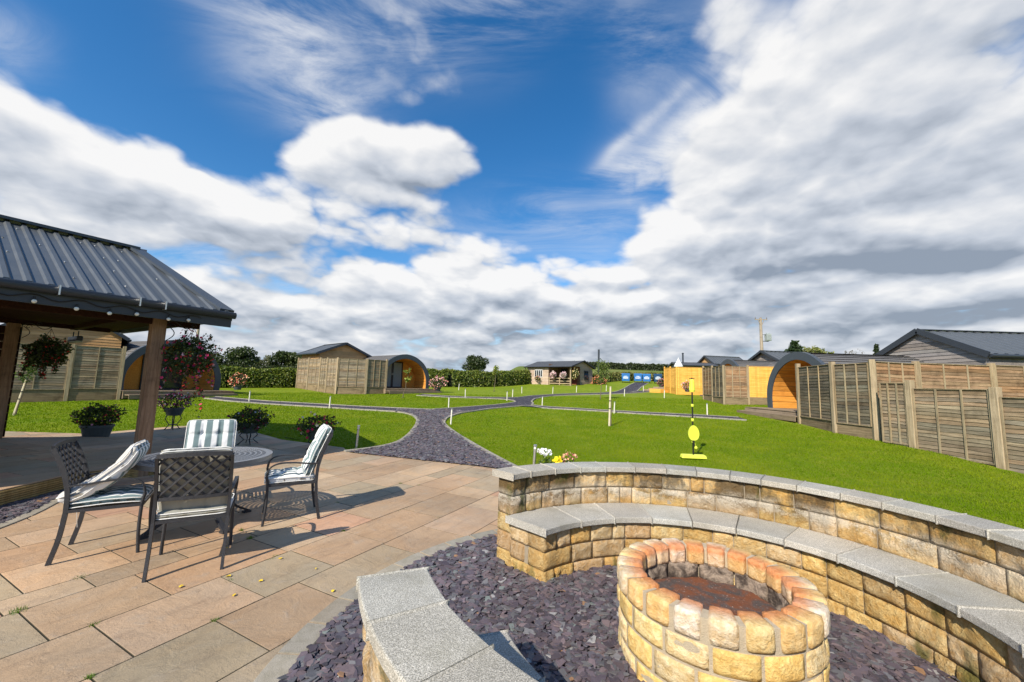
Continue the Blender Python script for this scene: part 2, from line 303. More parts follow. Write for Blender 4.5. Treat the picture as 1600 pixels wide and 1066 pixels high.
# ================================================================ mesh helpers
class MB:
    def __init__(s): s.v=[]; s.f=[]; s.c=[]; s.mi=[]
    def add(s,vs,fs,col=(1,1,1),mi=0):
        o=len(s.v); s.v.extend([tuple(p) for p in vs]); s.c.extend([col]*len(vs) if not isinstance(col,list) else col)
        s.f.extend([tuple(i+o for i in q) for q in fs]); s.mi.extend([mi]*len(fs)); return s
    def box(s,c,d,rot=0,col=(1,1,1),mi=0,M=None):
        x,y,z=d[0]/2,d[1]/2,d[2]/2
        vs=[Vector((a*x,b_*y,e_*z)) for a in(-1,1) for b_ in(-1,1) for e_ in(-1,1)]
        Mt=Matrix.Translation(c)@(Matrix.Rotation(rot,4,'Z') if M is None else M)
        vs=[Mt@v for v in vs]
        return s.add(vs,[(0,1,3,2),(4,6,7,5),(0,4,5,1),(2,3,7,6),(0,2,6,4),(1,5,7,3)],col,mi)
    def beam(s,a,b_,w,h,col=(1,1,1),up=Vector((0,0,1)),mi=0):
        a=Vector(a);b_=Vector(b_); d=(b_-a).normalized(); r=d.cross(up)
        if r.length<1e-4: r=d.cross(Vector((0,1,0)))
        r.normalize(); u=r.cross(d)
        vs=[p+r*(i*w/2)+u*(j*h/2) for p in(a,b_) for (i,j) in((-1,-1),(1,-1),(1,1),(-1,1))]
        return s.add(vs,[(3,2,1,0),(4,5,6,7),(0,1,5,4),(1,2,6,5),(2,3,7,6),(3,0,4,7)],col,mi)
    def tube(s,pts,r,n=8,col=(1,1,1),mi=0,cap=True,flat=1.):
        pts=[Vector(p) for p in pts]; rs=r if isinstance(r,(list,tuple)) else [r]*len(pts)
        vs=[];prev=None
        for i,p in enumerate(pts):
            d=(pts[min(i+1,len(pts)-1)]-pts[max(i-1,0)]).normalized()
            if prev is None: a=d.orthogonal().normalized()
            else:
                a=prev-d*prev.dot(d)
                a=a.normalized() if a.length>1e-6 else d.orthogonal().normalized()
            prev=a; b_=d.cross(a)
            for k in range(n):
                t=2*PI*k/n; vs.append(p+(a*math.cos(t)+b_*math.sin(t)*flat)*rs[i])
        fs=[(i*n+k,i*n+(k+1)%n,(i+1)*n+(k+1)%n,(i+1)*n+k) for i in range(len(pts)-1) for k in range(n)]
        if cap: fs+=[tuple(reversed(range(n))),tuple(range((len(pts)-1)*n,len(pts)*n))]
        return s.add(vs,fs,col,mi)
    def lathe(s,prof,n=24,c=(0,0,0),col=(1,1,1),mi=0,cap=True):
        vs=[(c[0]+r*math.cos(2*PI*k/n),c[1]+r*math.sin(2*PI*k/n),c[2]+z) for r,z in prof for k in range(n)]
        fs=[(i*n+k,i*n+(k+1)%n,(i+1)*n+(k+1)%n,(i+1)*n+k) for i in range(len(prof)-1) for k in range(n)]
        if cap: fs+=[tuple(reversed(range(n))),tuple(range((len(prof)-1)*n,len(prof)*n))]
        return s.add(vs,fs,col,mi)
    def ball(s,c,r,n=8,m=6,col=(1,1,1),sq=(1,1,1)):
        vs=[];fs=[]
        for i in range(m+1):
            p=PI*i/m
            for k in range(n):
                t=2*PI*k/n; vs.append((c[0]+r*sq[0]*math.sin(p)*math.cos(t),c[1]+r*sq[1]*math.sin(p)*math.sin(t),c[2]+r*sq[2]*math.cos(p)))
        for i in range(m):
            for k in range(n): fs.append((i*n+k,(i+1)*n+k,(i+1)*n+(k+1)%n,i*n+(k+1)%n))
        return s.add(vs,fs,col)
    def build(s,name,mats,parent=None,smooth=False,loc=None,bevel=0):
        me=bpy.data.meshes.new(name); me.from_pydata(s.v,[],s.f)
        ca=me.color_attributes.new('Col','FLOAT_COLOR','POINT')
        ca.data.foreach_set('color',np.array([(*c[:3],1) for c in s.c],dtype=np.float32).ravel())
        if not isinstance(mats,(list,tuple)): mats=[mats]
        for m in mats: me.materials.append(m)
        if len(mats)>1: me.polygons.foreach_set('material_index',s.mi)
        if smooth: me.shade_smooth()
        me.update(); o=bpy.data.objects.new(name,me); COL.objects.link(o)
        if bevel:
            bv=o.modifiers.new('bevel','BEVEL'); bv.width=bevel; bv.segments=2; bv.limit_method='ANGLE'; bv.angle_limit=R_(40)
        if parent: o.parent=parent
        if loc: o.location=loc
        return o
def mesh_np(name,V,Fc,C,m,parent=None,nv=None):
    """V (n,3), Fc (k,nv) ints, C (n,3)"""
    me=bpy.data.meshes.new(name); nv=Fc.shape[1]; me.vertices.add(len(V)); me.vertices.foreach_set('co',V.astype(np.float32).ravel())
    me.loops.add(Fc.size); me.loops.foreach_set('vertex_index',Fc.astype(np.int32).ravel())
    me.polygons.add(len(Fc)); me.polygons.foreach_set('loop_start',np.arange(0,Fc.size,nv,dtype=np.int32))
    try: me.polygons.foreach_set('loop_total',np.full(len(Fc),nv,dtype=np.int32))
    except Exception: pass
    me.update(calc_edges=True); me.shade_flat()
    ca=me.color_attributes.new('Col','FLOAT_COLOR','POINT'); ca.data.foreach_set('color',np.concatenate([C,np.ones((len(C),1))],1).astype(np.float32).ravel())
    me.materials.append(m); o=bpy.data.objects.new(name,me); COL.objects.link(o)
    if parent: o.parent=parent
    return o
def tag(o,label=None,cat=None,group=None,kind=None):
    if label: o['label']=label
    if cat: o['category']=cat
    if group: o['group']=group
    if kind: o['kind']=kind
    return o
def thing(name,label,cat,loc=(0,0,0),rz=0,group=None):
    o=bpy.data.objects.new(name,None); COL.objects.link(o); o.empty_display_size=.1
    o.location=loc; o.rotation_euler=(0,0,rz); return tag(o,label,cat,group)
def copy_tree(o,parent=None):
    c=o.copy(); COL.objects.link(c); c.parent=parent
    for ch in list(o.children): copy_tree(ch,c)
    return c
def jit(c,a=.15):
    k=1+random.uniform(-a,a); w=random.uniform(-a*.3,a*.3); return (max(0,c[0]*k*(1+w)),max(0,c[1]*k*(1+random.uniform(-a*.08,a*.08))),max(0,c[2]*k*(1-w)))

# ================================================================ terrain
def sm(t): t=np.clip(t,0,1); return t*t*(3-2*t)
def T(x,y):
    x=np.asarray(x,float); y=np.asarray(y,float)
    z=.036*np.logaddexp(0,y-7.5)
    z=z+.03*np.minimum(np.maximum(0,x-2),12)*sm((y-6.5)/4)
    z=z+.03*np.minimum(np.maximum(0,y-38),22)*sm((x+5)/10)+.022*np.maximum(0,y-60)*sm((x+5)/10)
    far=np.maximum(0,y-230); z=z-.036*far-.02*far*sm((x+5)/10)
    return z
def Tz(x,y): return float(T(x,y))
xs=np.concatenate([np.linspace(-900,-60,22),np.linspace(-55,-22,12),np.arange(-21,24,.75),np.linspace(25,60,12),np.linspace(70,900,20)])
ys=np.concatenate([np.linspace(-300,-12,8),np.arange(-10,46,.75),np.linspace(47,100,26),np.linspace(106,420,40),np.linspace(480,1400,8)])
X,Y=np.meshgrid(xs,ys); Z=T(X,Y)-.02
V=np.stack([X,Y,Z],-1).reshape(-1,3); nx=len(xs)
ii=np.arange(len(ys)-1)[:,None]*nx+np.arange(nx-1)[None,:]; Fc=np.stack([ii,ii+1,ii+nx+1,ii+nx],-1).reshape(-1,4)
lawn=mesh_np('lawn',V,Fc,np.ones((len(V),3)),MT['grass']); lawn.data.shade_smooth(); tag(lawn,kind='structure')

# ---------------------------------------------------------------- paths
def resamp(p,n):
    p=np.array(p,float); d=np.r_[0,np.cumsum(np.hypot(*np.diff(p,axis=0).T))]; t=np.linspace(0,d[-1],n)
    return np.stack([np.interp(t,d,p[:,0]),np.interp(t,d,p[:,1])],1)
def smooth(p,n=40,it=3):
    q=resamp(p,n)
    for _ in range(it): q[1:-1]=(q[:-2]+2*q[1:-1]+q[2:])/4
    return q
STR=[]
mainL=[(-3.43,8.75),(-3.2,9.1),(-2.85,9.6),(-2.71,10.22),(-2.78,11.42),(-3.0,13.1),(-3.3,14.6),(-3.8,15.9),(-4.6,16.85)]
mainR=[(.25,7.55),(-.19,8.5),(-.78,9.84),(-1.46,11.45),(-1.99,12.86),(-2.3,13.9),(-2.42,15.3),(-2.15,16.97)]
lbL=[(-3.9,16.0),(-4.6,16.85),(-6.5,17.3),(-8.4,17.8),(-11,18.4),(-13.6,19.3),(-15.4,20.3)]
lbU=[(-3.2,18.1),(-5.2,18.35),(-7,18.6),(-9,19.1),(-12,19.8),(-15.7,21.4)]
midL=[(-4.6,18.25),(-3.7,18.15),(-2.9,18.9),(-2.0,20),(-.9,21.4),(0,22.9),(.35,24.0),(.15,25.4)]
midR=[(-2.6,15.9),(-2.15,16.97),(-.93,19.4),(.4,21.1),(1.05,21.9),(1.35,23.1),(1.3,24.6),(1.6,27.0)]
mpL=[(.3,25.2),(-.6,26.0),(-2,26.0),(-4,26.1),(-6.3,26.9)]
mpU=[(.5,27.9),(-.8,27.4),(-2,27.1),(-4,27.2),(-6.2,28.2)]
rbU=[(1.1,22.3),(1.7,21.6),(3.3,20.5),(4.7,19.45),(6,18.6),(8.3,17.3),(9.4,16.5)]
rbL=[(.45,21.2),(1.6,20.6),(3.2,19.75),(4.6,18.8),(5.8,17.85),(7.9,16.5),(9.2,15.6)]
upL=[(.1,25.2),(.5,27.9),(1.5,30.2),(2.6,31.6),(4.6,33.2),(7.4,34.1),(9.3,35.8),(11.6,40.9),(14.1,47),(16.4,52.4)]
upR=[(1.35,24.4),(1.7,27),(2.3,28.9),(3,30.1),(4.4,31.2),(7.2,32.2),(9.5,33.4),(11.6,36.8),(14,42.8),(18,52)]
shR=[(9.3,33.2),(11,34.4),(12.6,36.0),(13.4,37.0)]; shL=[(10.8,36.0),(12,37.4),(12.9,38.2),(13.5,38.6)]
strips=[(mainL,mainR,60),(lbL,lbU,40),(midL,midR,50),(mpL,mpU,20),(rbU,rbL,40),(upL,upR,60),(shL,shR,10)]
pb=MB(); PATHPOLY=[]
for k,(l,r,n) in enumerate(strips):
    a=smooth(l,n,2); c=smooth(r,n,2); PATHPOLY.append(np.concatenate([a,c[::-1]]))
    nn=5; vs=[]
    for i in range(n):
        for j in range(nn):
            p=a[i]+(c[i]-a[i])*j/(nn-1); vs.append((p[0],p[1],Tz(*p)+.004+.0035*k))
    pb.add(vs,[(i*nn+j,(i+1)*nn+j,(i+1)*nn+j+1,i*nn+j+1) for i in range(n-1) for j in range(nn-1)])
tag(pb.build('path',MT['slatebed']),kind='structure')
def inpoly(px,py,poly):
    x0,y0=poly[:,0],poly[:,1]; x1,y1=np.roll(x0,-1),np.roll(y0,-1); r=np.zeros(len(px),bool)
    for a,b_,c,d in zip(x0,y0,x1,y1):
        cnd=((b_>py)!=(d>py)); 
        with np.errstate(divide='ignore',invalid='ignore'): xi=(c-a)*(py-b_)/(d-b_)+a
        r^=cnd&(px<xi)
    return r
# kerb edging laid along the paths
def kerbline(pts,n,w=.10,step=.6,name='kerb',h=.03,mb=None,c=(.33,.30,.24)):
    q=smooth(pts,n,2); d=np.r_[0,np.cumsum(np.hypot(*np.diff(q,axis=0).T))]; Lt=d[-1]; m=max(1,int(Lt/step)); 
    for k in range(m):
        t=np.linspace(k*Lt/m+.006,(k+1)*Lt/m-.006,4); X_=np.interp(t,d,q[:,0]);Y_=np.interp(t,d,q[:,1]); vs=[]; cc=jit(c,.12)
        for i in range(4):
            j=min(i+1,3);i0=max(i-1,0); tx,ty=X_[j]-X_[i0],Y_[j]-Y_[i0]; L_=math.hypot(tx,ty); nx_,ny_=-ty/L_*w/2,tx/L_*w/2; z=Tz(X_[i],Y_[i])
            vs+=[(X_[i]+nx_,Y_[i]+ny_,z-.06),(X_[i]+nx_,Y_[i]+ny_,z+h),(X_[i]-nx_,Y_[i]-ny_,z+h),(X_[i]-nx_,Y_[i]-ny_,z-.06)]
        fs=[(i*4+a,i*4+a+1,i*4+a+5,i*4+a+4) for i in range(3) for a in range(3)]+[(0,3,2,1),(12,13,14,15)]
        mb.add(vs,fs,cc)
kb=MB()
for pts,n in [([(-3.55,8.8)]+mainL[1:]+lbL[2:],90),(lbU[::-1]+midL[1:]+mpL[1:],110),(mainR+midR[2:5]+rbL[1:],110),(rbU[::-1]+[(1.25,22.6)]+midR[5:]+upR[2:6]+[(9.5,33.3)],110),(mpU[::-1]+upL[2:],110),(shR,10),([(10.9,36.2)]+shL[1:],10),(upR[7:],30),([(11.0,36.0),(11.6,36.8)],3)]:
    kerbline(pts,n,mb=kb,w=.13 if pts[0][1]<10 else .095)
tag(kb.build('kerb',MT['kerb'],bevel=.008),kind='structure')

# ---------------------------------------------------------------- patio
RC=np.array([1.24,2.43]); RE=2.386
PATIO=np.array([(-16,-4),(1.2,-4),(1.2,4.0),(.6,4.7),(.4,5.6),(.22,7.5),(-.17,7.65),(-1.19,8.06),(-2.59,8.47),(-3.43,8.75),(-3.75,9.25),(-5.6,10),(-7.2,11.2),(-8.7,12.0),(-9.5,11.5),(-10.4,10.0),(-12.5,10),(-16,9.5)])
def clip_to_rect(poly,u,v,u0,u1,v0,v1):
    out=[tuple(p) for p in poly]
    for ax,val,sg in((u,u0,1),(u,u1,-1),(v,v0,1),(v,v1,-1)):
        new=[]
        for i in range(len(out)):
            p=np.array(out[i]);q=np.array(out[(i+1)%len(out)]); a=(p@ax-val)*sg; b_=(q@ax-val)*sg
            if a>=0: new.append(tuple(p))
            if (a>=0)!=(b_>=0): new.append(tuple(p+(q-p)*(a/(a-b_))))
        out=new
        if len(out)<3: return None
    return out
u=np.array([.463,.886]); v=np.array([.886,-.463])
slab=MB(); rnd=random.Random(3)
SCOL=[(.44,.305,.190),(.40,.28,.175),(.36,.285,.19),(.455,.33,.21),(.42,.275,.165),(.335,.27,.18),(.385,.285,.185),(.45,.32,.21),(.43,.265,.17),(.345,.25,.16)]
vv=-21.; JO=[]
# courses of mixed slabs: bands of .9 m split into rows of .3/.6, .45/.45 or one .6+.3, cut to random lengths
while vv<16:
    for wd in rnd.choice([(.29,.6),(.6,.29),(.445,.445),(.6,.6),(.29,.445,.6),(.445,.29)]):
        uu=-16.+rnd.random()*.7
        while uu<16:
            ln=rnd.choice([.44,.59,.74,.89,.89,.59,.6]); 
            if wd<.3: ln=rnd.choice([.44,.59,.74,.59])
            g_=.0035
            if inpoly(np.array([(u*(uu+ln/2)+v*(vv+wd/2))[0]]),np.array([(u*(uu+ln/2)+v*(vv+wd/2))[1]]),np.array([(-16.8,-4.8),(2,-4.8),(2,5),(.9,8.2),(-3.2,9.6),(-8.5,12.9),(-13,11),(-16.8,10)]))[0]:
                po=clip_to_rect(PATIO,u,v,uu+g_,uu+ln-g_,vv+g_,vv+wd-g_)
                if po and len(po)<=10:
                    ctr=np.mean(po,axis=0)
                    if math.hypot(*(ctr-RC))>2.0:
                        c=jit(rnd.choice(SCOL),.07); n=len(po); tilt=rnd.uniform(-.0008,.0008)
                        vs=[]
                        for s_,dz in((1.,-.04),(1.,-.003),(None,0.)):
                            for p in po:
                                p=np.array(p)
                                if s_ is None: dd=ctr-p; p=p+dd/max(np.hypot(*dd),1e-3)*.004
                                vs.append((p[0],p[1],Tz(*p)+dz+tilt))
                        fs=[(i+n*k,(i+1)%n+n*k,(i+1)%n+n*(k+1),i+n*(k+1)) for k in(0,1) for i in range(n)]+[tuple(range(2*n,3*n))]
                        slab.add(vs,fs,[(.05,.042,.025)]*n+[(.07,.058,.035)]*n+[c]*n)
            JO.append((uu,vv,ln,wd)); uu+=ln
        vv+=wd
bpy.context.view_layer.update()
po=slab.build('patio',MT['patio']); tag(po,kind='structure')
def flat_poly(poly,z,name,m,kind='structure'):
    me=MB(); me.add([(p[0],p[1],Tz(*p)+z) for p in poly],[tuple(range(len(poly)))]); o=me.build(name,m); tag(o,kind=kind); return o
bm_=MB(); # joint bed: grid of quads under the slabs
gx=np.arange(-16,1.3,.5); gy=np.arange(-4,12.5,.5)
cs=[(x_,y_) for x_ in gx for y_ in gy]
for x_,y_ in cs:
    if clip_to_rect(PATIO,np.array([1.,0]),np.array([0,1.]),x_,x_+.5,y_,y_+.5):
        pp=clip_to_rect(PATIO,np.array([1.,0]),np.array([0,1.]),x_,x_+.5,y_,y_+.5)
        bm_.add([(p[0],p[1],Tz(*p)-.0055) for p in pp],[tuple(range(len(pp)))])
tag(bm_.build('patio_joints',MT['joint']),kind='structure')
# ring edging of grey setts and slate bed of the fire circle
ek=MB(); th=88.
while th<262:
    dth=math.degrees(.30/2.47); t0,t1=R_(th+.24),R_(th+dth-.24); vs=[];c=jit((.33,.295,.235),.12)
    for z,dr in((-.03,0),(.004,0),(.010,.006)):
        for (r_,t_) in((RE+dr,t0),(RE+dr,(t0+t1)/2),(RE+dr,t1),(RE+.17-dr,t1),(RE+.17-dr,(t0+t1)/2),(RE+.17-dr,t0)):
            vs.append((RC[0]+r_*math.cos(t_),RC[1]+r_*math.sin(t_),z))
    ek.add(vs,[(i+6*k,(i+1)%6+6*k,(i+1)%6+6*(k+1),i+6*(k+1)) for k in(0,1) for i in range(6)]+[tuple(range(12,18))],c); th+=dth
tag(ek.build('kerb_ring',MT['kerb']),kind='structure')
db=MB(); n=96; vs=[(RC[0],RC[1],.003)]
for k in range(n):
    a=360*k/n; r_=RE+.03 if 88<a<262 else 1.9
    vs.append((RC[0]+r_*math.cos(R_(a)),RC[1]+r_*math.sin(R_(a)),.003))
db.add(vs,[(0,1+k,1+(k+1)%n) for k in range(n)]); tag(db.build('slate_ground',MT['slatebed']),kind='structure')
# slate chips
def chips(name,P,size,z0,lift,label):
    n=len(P); k=6
    ang=rng.random(n)[:,None]*2*PI+np.arange(k)[None,:]*2*PI/k+rng.normal(0,.30,(n,k))
    rad=size[:,None]*(.5+.6*rng.random((n,k))); el=1+rng.random(n)[:,None]*1.0; lx=rad*np.cos(ang)*el; ly=rad*np.sin(ang)
    ro=rng.random(n)*2*PI; cx=lx*np.cos(ro)[:,None]-ly*np.sin(ro)[:,None]; cy=lx*np.sin(ro)[:,None]+ly*np.cos(ro)[:,None]
    tx=rng.normal(0,.13,n); ty=rng.normal(0,.13,n); th_=.003+.005*rng.random(n); zc=z0+lift*rng.random(n)
    zt=zc[:,None]+cx*tx[:,None]+cy*ty[:,None]
    top=np.stack([P[:,0:1]+cx,P[:,1:2]+cy,zt],-1); bot=top.copy(); bot[...,2]-=th_[:,None]; bot[...,:2]=P[:,None,:]+(bot[...,:2]-P[:,None,:])*1.04
    Vv=np.concatenate([top,bot],1).reshape(-1,3)
    base=np.arange(n)[:,None]*12
    t1=base+np.array([[0,1,2,3]]); t2=base+np.array([[0,3,4,5]]); fc=[t1,t2]
    for i in range(k): j=(i+1)%k; fc.append(base+np.array([[i,i+6,j+6,j]]))
    Fq=np.concatenate(fc)
    pal=np.array([(.132,.105,.122),(.17,.13,.145),(.118,.108,.128),(.092,.078,.090),(.20,.15,.155),(.15,.148,.158),(.115,.092,.112),(.185,.178,.182)])
    c=pal[rng.integers(0,len(pal),n)]*(.48+.44*rng.random(n))[:,None]
    rare=rng.random(n); c[rare>.992]=(.30,.29,.28); c[(rare>.984)&(rare<.992)]=(.30,.17,.09); c[(rare>.965)&(rare<.972)]=(.17,.195,.18)
    C=np.repeat(c,12,0); o=mesh_np(name,Vv,Fq,C,MT['slate']); tag(o,label,'slate chips',kind='stuff'); return o
N=40000; a=rng.random(N)*2*PI; r=np.sqrt(rng.random(N))*(RE); P=np.stack([RC[0]+r*np.cos(a),RC[1]+r*np.sin(a)],1)
deg=np.degrees(a)%360; ok=((r<1.38)|((r>1.88)&(deg>95)&(deg<260))|((deg>134)&(deg<198)))&((P[:,1]>.3)|(P[:,0]<-.4))&(np.hypot(P[:,0]-1.26,P[:,1]-2.55)>.52)
P=P[ok]; chips('slate_chips',P,.015+.020*rng.random(len(P)),np.full(len(P),.010),.022,'purple slate chips spread around the fire pit inside the stone seating circle')
N=26000; poly=PATHPOLY[0]; P=np.stack([rng.uniform(-5,.4,N*2),rng.uniform(7.5,18,N*2)],1)
keep=(inpoly(P[:,0],P[:,1],poly)|inpoly(P[:,0],P[:,1],PATHPOLY[2])|inpoly(P[:,0],P[:,1],PATHPOLY[1]))&(rng.random(len(P))<np.clip(1.3-(P[:,1]-8)*.06,.35,1)); P=P[keep]
chips('slate_chips',P,(.022+.026*rng.random(len(P)))*(1+.05*np.maximum(0,P[:,1]-9)),T(P[:,0],P[:,1])+.016,.018,'purple slate chips covering the garden path beyond the patio')

# grass blades
def blades():
    N=620000
    d=3.4*np.exp(rng.random(N)*math.log(30/3.4)); a=rng.uniform(-.95,.97,N)
    x=d*np.sin(a); y=d*np.cos(a)
    jx,jy=x+rng.normal(0,.028,N),y+rng.normal(0,.028,N); ok=~inpoly(jx,jy,PATIO)
    for p in PATHPOLY: ok&=~inpoly(jx,jy,p)
    ok&=np.hypot(x-RC[0],y-RC[1])>1.97
    ok&=~((np.hypot(x-RC[0],y-RC[1])<RE+.17)&(x<.9))
    ok&=~((x>10.25)&(y<16)&(y>3)); 
    x,y,d=x[ok],y[ok],d[ok]; n=len(x)
    h=(.020+.016*rng.random(n))*(1+.015*d); w=.0017*np.maximum(1,d*.30)*(.7+.6*rng.random(n)); t=rng.random(n)*2*PI; z=T(x,y)-.02
    bx,by=np.cos(t)*w,np.sin(t)*w; lx,ly=rng.normal(0,.014,n),rng.normal(0,.014,n)
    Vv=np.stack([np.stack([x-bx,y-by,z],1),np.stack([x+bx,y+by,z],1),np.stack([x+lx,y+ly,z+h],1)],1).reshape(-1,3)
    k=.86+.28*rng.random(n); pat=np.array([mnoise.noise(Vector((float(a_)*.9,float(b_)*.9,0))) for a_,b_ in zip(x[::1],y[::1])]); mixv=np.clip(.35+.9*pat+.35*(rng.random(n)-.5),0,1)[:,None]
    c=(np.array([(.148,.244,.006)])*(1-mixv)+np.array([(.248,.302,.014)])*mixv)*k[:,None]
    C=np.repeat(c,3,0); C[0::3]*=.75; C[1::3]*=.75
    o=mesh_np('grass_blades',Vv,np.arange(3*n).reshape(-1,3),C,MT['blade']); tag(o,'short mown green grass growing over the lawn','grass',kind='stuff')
blades()
# moss and weeds in the joints, fallen yellow leaves
def tuft(mb,x,y,z,r,n,h,cols):
    for _ in range(n):
        a=random.random()*2*PI; q=r*math.sqrt(random.random()); px,py=x+q*math.cos(a),y+q*math.sin(a); t=random.random()*PI; w=.0022
        lx,ly=random.gauss(0,.012),random.gauss(0,.012); hh=h*random.uniform(.5,1)
        mb.add([(px-w*math.cos(t),py-w*math.sin(t),z-.005),(px+w*math.cos(t),py+w*math.sin(t),z-.005),(px+lx,py+ly,z+hh)],[(0,1,2)],jit(random.choice(cols),.2))
wd=MB(); gc=[(.12,.21,.02),(.18,.24,.03),(.09,.16,.02)]
_crn=[tuple(u*q_[0]+v*q_[1]) for q_ in JO]; _crn=[p_ for p_ in _crn if -4.2<p_[0]<-.3 and 1.2<p_[1]<6.5 and math.hypot(p_[0]-RC[0],p_[1]-RC[1])>2.6]; random.shuffle(_crn)
for (x_,y_,r_,n_,h_) in [(p_[0],p_[1],random.uniform(.015,.05),random.randint(30,90),random.uniform(.015,.035)) for p_ in _crn[:16]]+[(-.15,4.35,.04,40,.02),(-.02,4.5,.05,40,.02)]: tuft(wd,x_,y_,0,r_,n_,h_,gc)
for _ in range(900):
    uu,v0,ln,wd_=random.choice(JO); t=random.random()
    p=u*(uu+(ln*t))+v*v0 if random.random()<.5 else u*uu+v*(v0+wd_*t)
    if inpoly(np.array([p[0]]),np.array([p[1]]),PATIO)[0] and p[1]<7.5 and p[0]>-5.5 and math.hypot(*(p-RC))>2.6: 
        for q in range(6): tuft(wd,p[0]+random.gauss(0,.03)*u[0],p[1]+random.gauss(0,.03)*u[1],-.004,.009,8,.015,gc)
tag(wd.build('moss',MT['leaf']),'small tufts of green moss growing in the paving joints','moss',kind='stuff')
leaf0=None
for i,(x_,y_) in enumerate([(-1.98,3.1),(-1.92,3.32),(-1.12,2.55),(-1.05,3.05),(-2.22,3.38),(-2.45,3.2),(-2.6,3.9),(-1.6,3.55),(-1.3,3.2),(-2.0,3.72)]):
    mb=MB(); r_=random.uniform(.012,.022); pts=[(r_*math.cos(a)*random.uniform(.7,1.3),r_*.7*math.sin(a),random.uniform(.003,.012)) for a in np.linspace(0,2*PI,8)[:-1]]
    mb.add(pts,[tuple(range(7))],jit((.62,.42,.03),.2)); o=mb.build('fallen_leaf',MT['petal'],loc=(x_,y_,.004)); o.rotation_euler=(0,0,random.random()*6)
    tag(o,'small fallen yellow leaf lying on the sandstone paving','leaf','fallen leaves on the patio')

# ================================================================ stone seating circle and fire pit
def rblock(mb,cx,cy,t0,t1,r0,r1,z0,z1,col,amp=.012,n=(6,3,4),colfn=None,rnd_=.0095):
    """rounded rough block in polar space"""
    nt_,nr,nz=n; seed=random.random()*50; idx={}; vs=[]; cs=[]; fs=[]
    rm=(r0+r1)/2
    def vert(i,j,k):
        key=(i,j,k)
        if key in idx: return idx[key]
        a,b_,c=i/nt_,j/nr,k/nz
        L=(t1-t0)*rm; Wd=r1-r0; H=z1-z0
        p=[(a-.5)*L,(b_-.5)*Wd,(c-.5)*H]; hd=[L/2,Wd/2,H/2]; rr=min(rnd_,min(hd)*.6)
        inner=[max(-(h-rr),min(h-rr,x_)) for x_,h in zip(p,hd)]; dv=Vector([x_-y_ for x_,y_ in zip(p,inner)])
        if dv.length>1e-6: dv=dv.normalized()*rr
        q=Vector(inner)+dv
        nn=dv.normalized() if dv.length>1e-6 else Vector((0,0,0))
        nv=mnoise.noise(Vector((q.x*9+seed,q.y*9,q.z*9)))+.6*mnoise.noise(Vector((q.x*24+seed,q.y*24,q.z*24)))
        # bulge the split faces (radial)
        bul=(1-(2*a-1)**8)*(1-(2*c-1)**8)
        q.y+=(1 if b_>.5 else -1 if b_<.5 else 0)*(abs(2*b_-1)>.99)*(amp*.55*bul+amp*2.0*nv*bul)
        q.x+=(abs(2*a-1)>.99)*(1 if a>.5 else -1)*amp*.25*nv
        t=(t0+t1)/2+q.x/rm; r_=rm+q.y; z=(z0+z1)/2+q.z
        idx[key]=len(vs); vs.append((cx+r_*math.cos(t),cy+r_*math.sin(t),z))
        cs.append(colfn(b_,c,col) if colfn else col); return idx[key]
    for i in range(nt_):
        for j in range(nr):
            fs.append((vert(i,j,0),vert(i,j+1,0),vert(i+1,j+1,0),vert(i+1,j,0))); fs.append((vert(i,j,nz),vert(i+1,j,nz),vert(i+1,j+1,nz),vert(i,j+1,nz)))
    for i in range(nt_):
        for k in range(nz):
            fs.append((vert(i,0,k),vert(i+1,0,k),vert(i+1,0,k+1),vert(i,0,k+1))); fs.append((vert(i,nr,k),vert(i,nr,k+1),vert(i+1,nr,k+1),vert(i+1,nr,k)))
    for j in range(nr):
        for k in range(nz):
            fs.append((vert(0,j,k),vert(0,j,k+1),vert(0,j+1,k+1),vert(0,j+1,k))); fs.append((vert(nt_,j,k),vert(nt_,j+1,k),vert(nt_,j+1,k+1),vert(nt_,j,k+1)))
    mb.add(vs,fs,cs)
STC=[(.80,.55,.20),(.76,.52,.19),(.82,.60,.27),(.64,.45,.20),(.78,.60,.33),(.70,.47,.18),(.62,.45,.24)]
def sector(mb,t0,t1,r0,r1,z0,z1,n=40,col=(1,1,1)):
    vs=[];fs=[]
    for i in range(n+1):
        t=t0+(t1-t0)*i/n
        for r_,z in((r0,z0),(r1,z0),(r1,z1),(r0,z1)): vs.append((RC[0]+r_*math.cos(t),RC[1]+r_*math.sin(t),z))
    for i in range(n):
        for k in range(4): fs.append((i*4+k,i*4+(k+1)%4,(i+1)*4+(k+1)%4,(i+1)*4+k))
    fs+=[(0,1,2,3),(n*4+3,n*4+2,n*4+1,n*4)]; mb.add(vs,fs,col)
def slabarc(t0,t1,r0,r1,z0,z1,col,seg=4):
    mb=MB(); sector(mb,t0,t1,r0,r1,z0,z1,seg,col); return mb
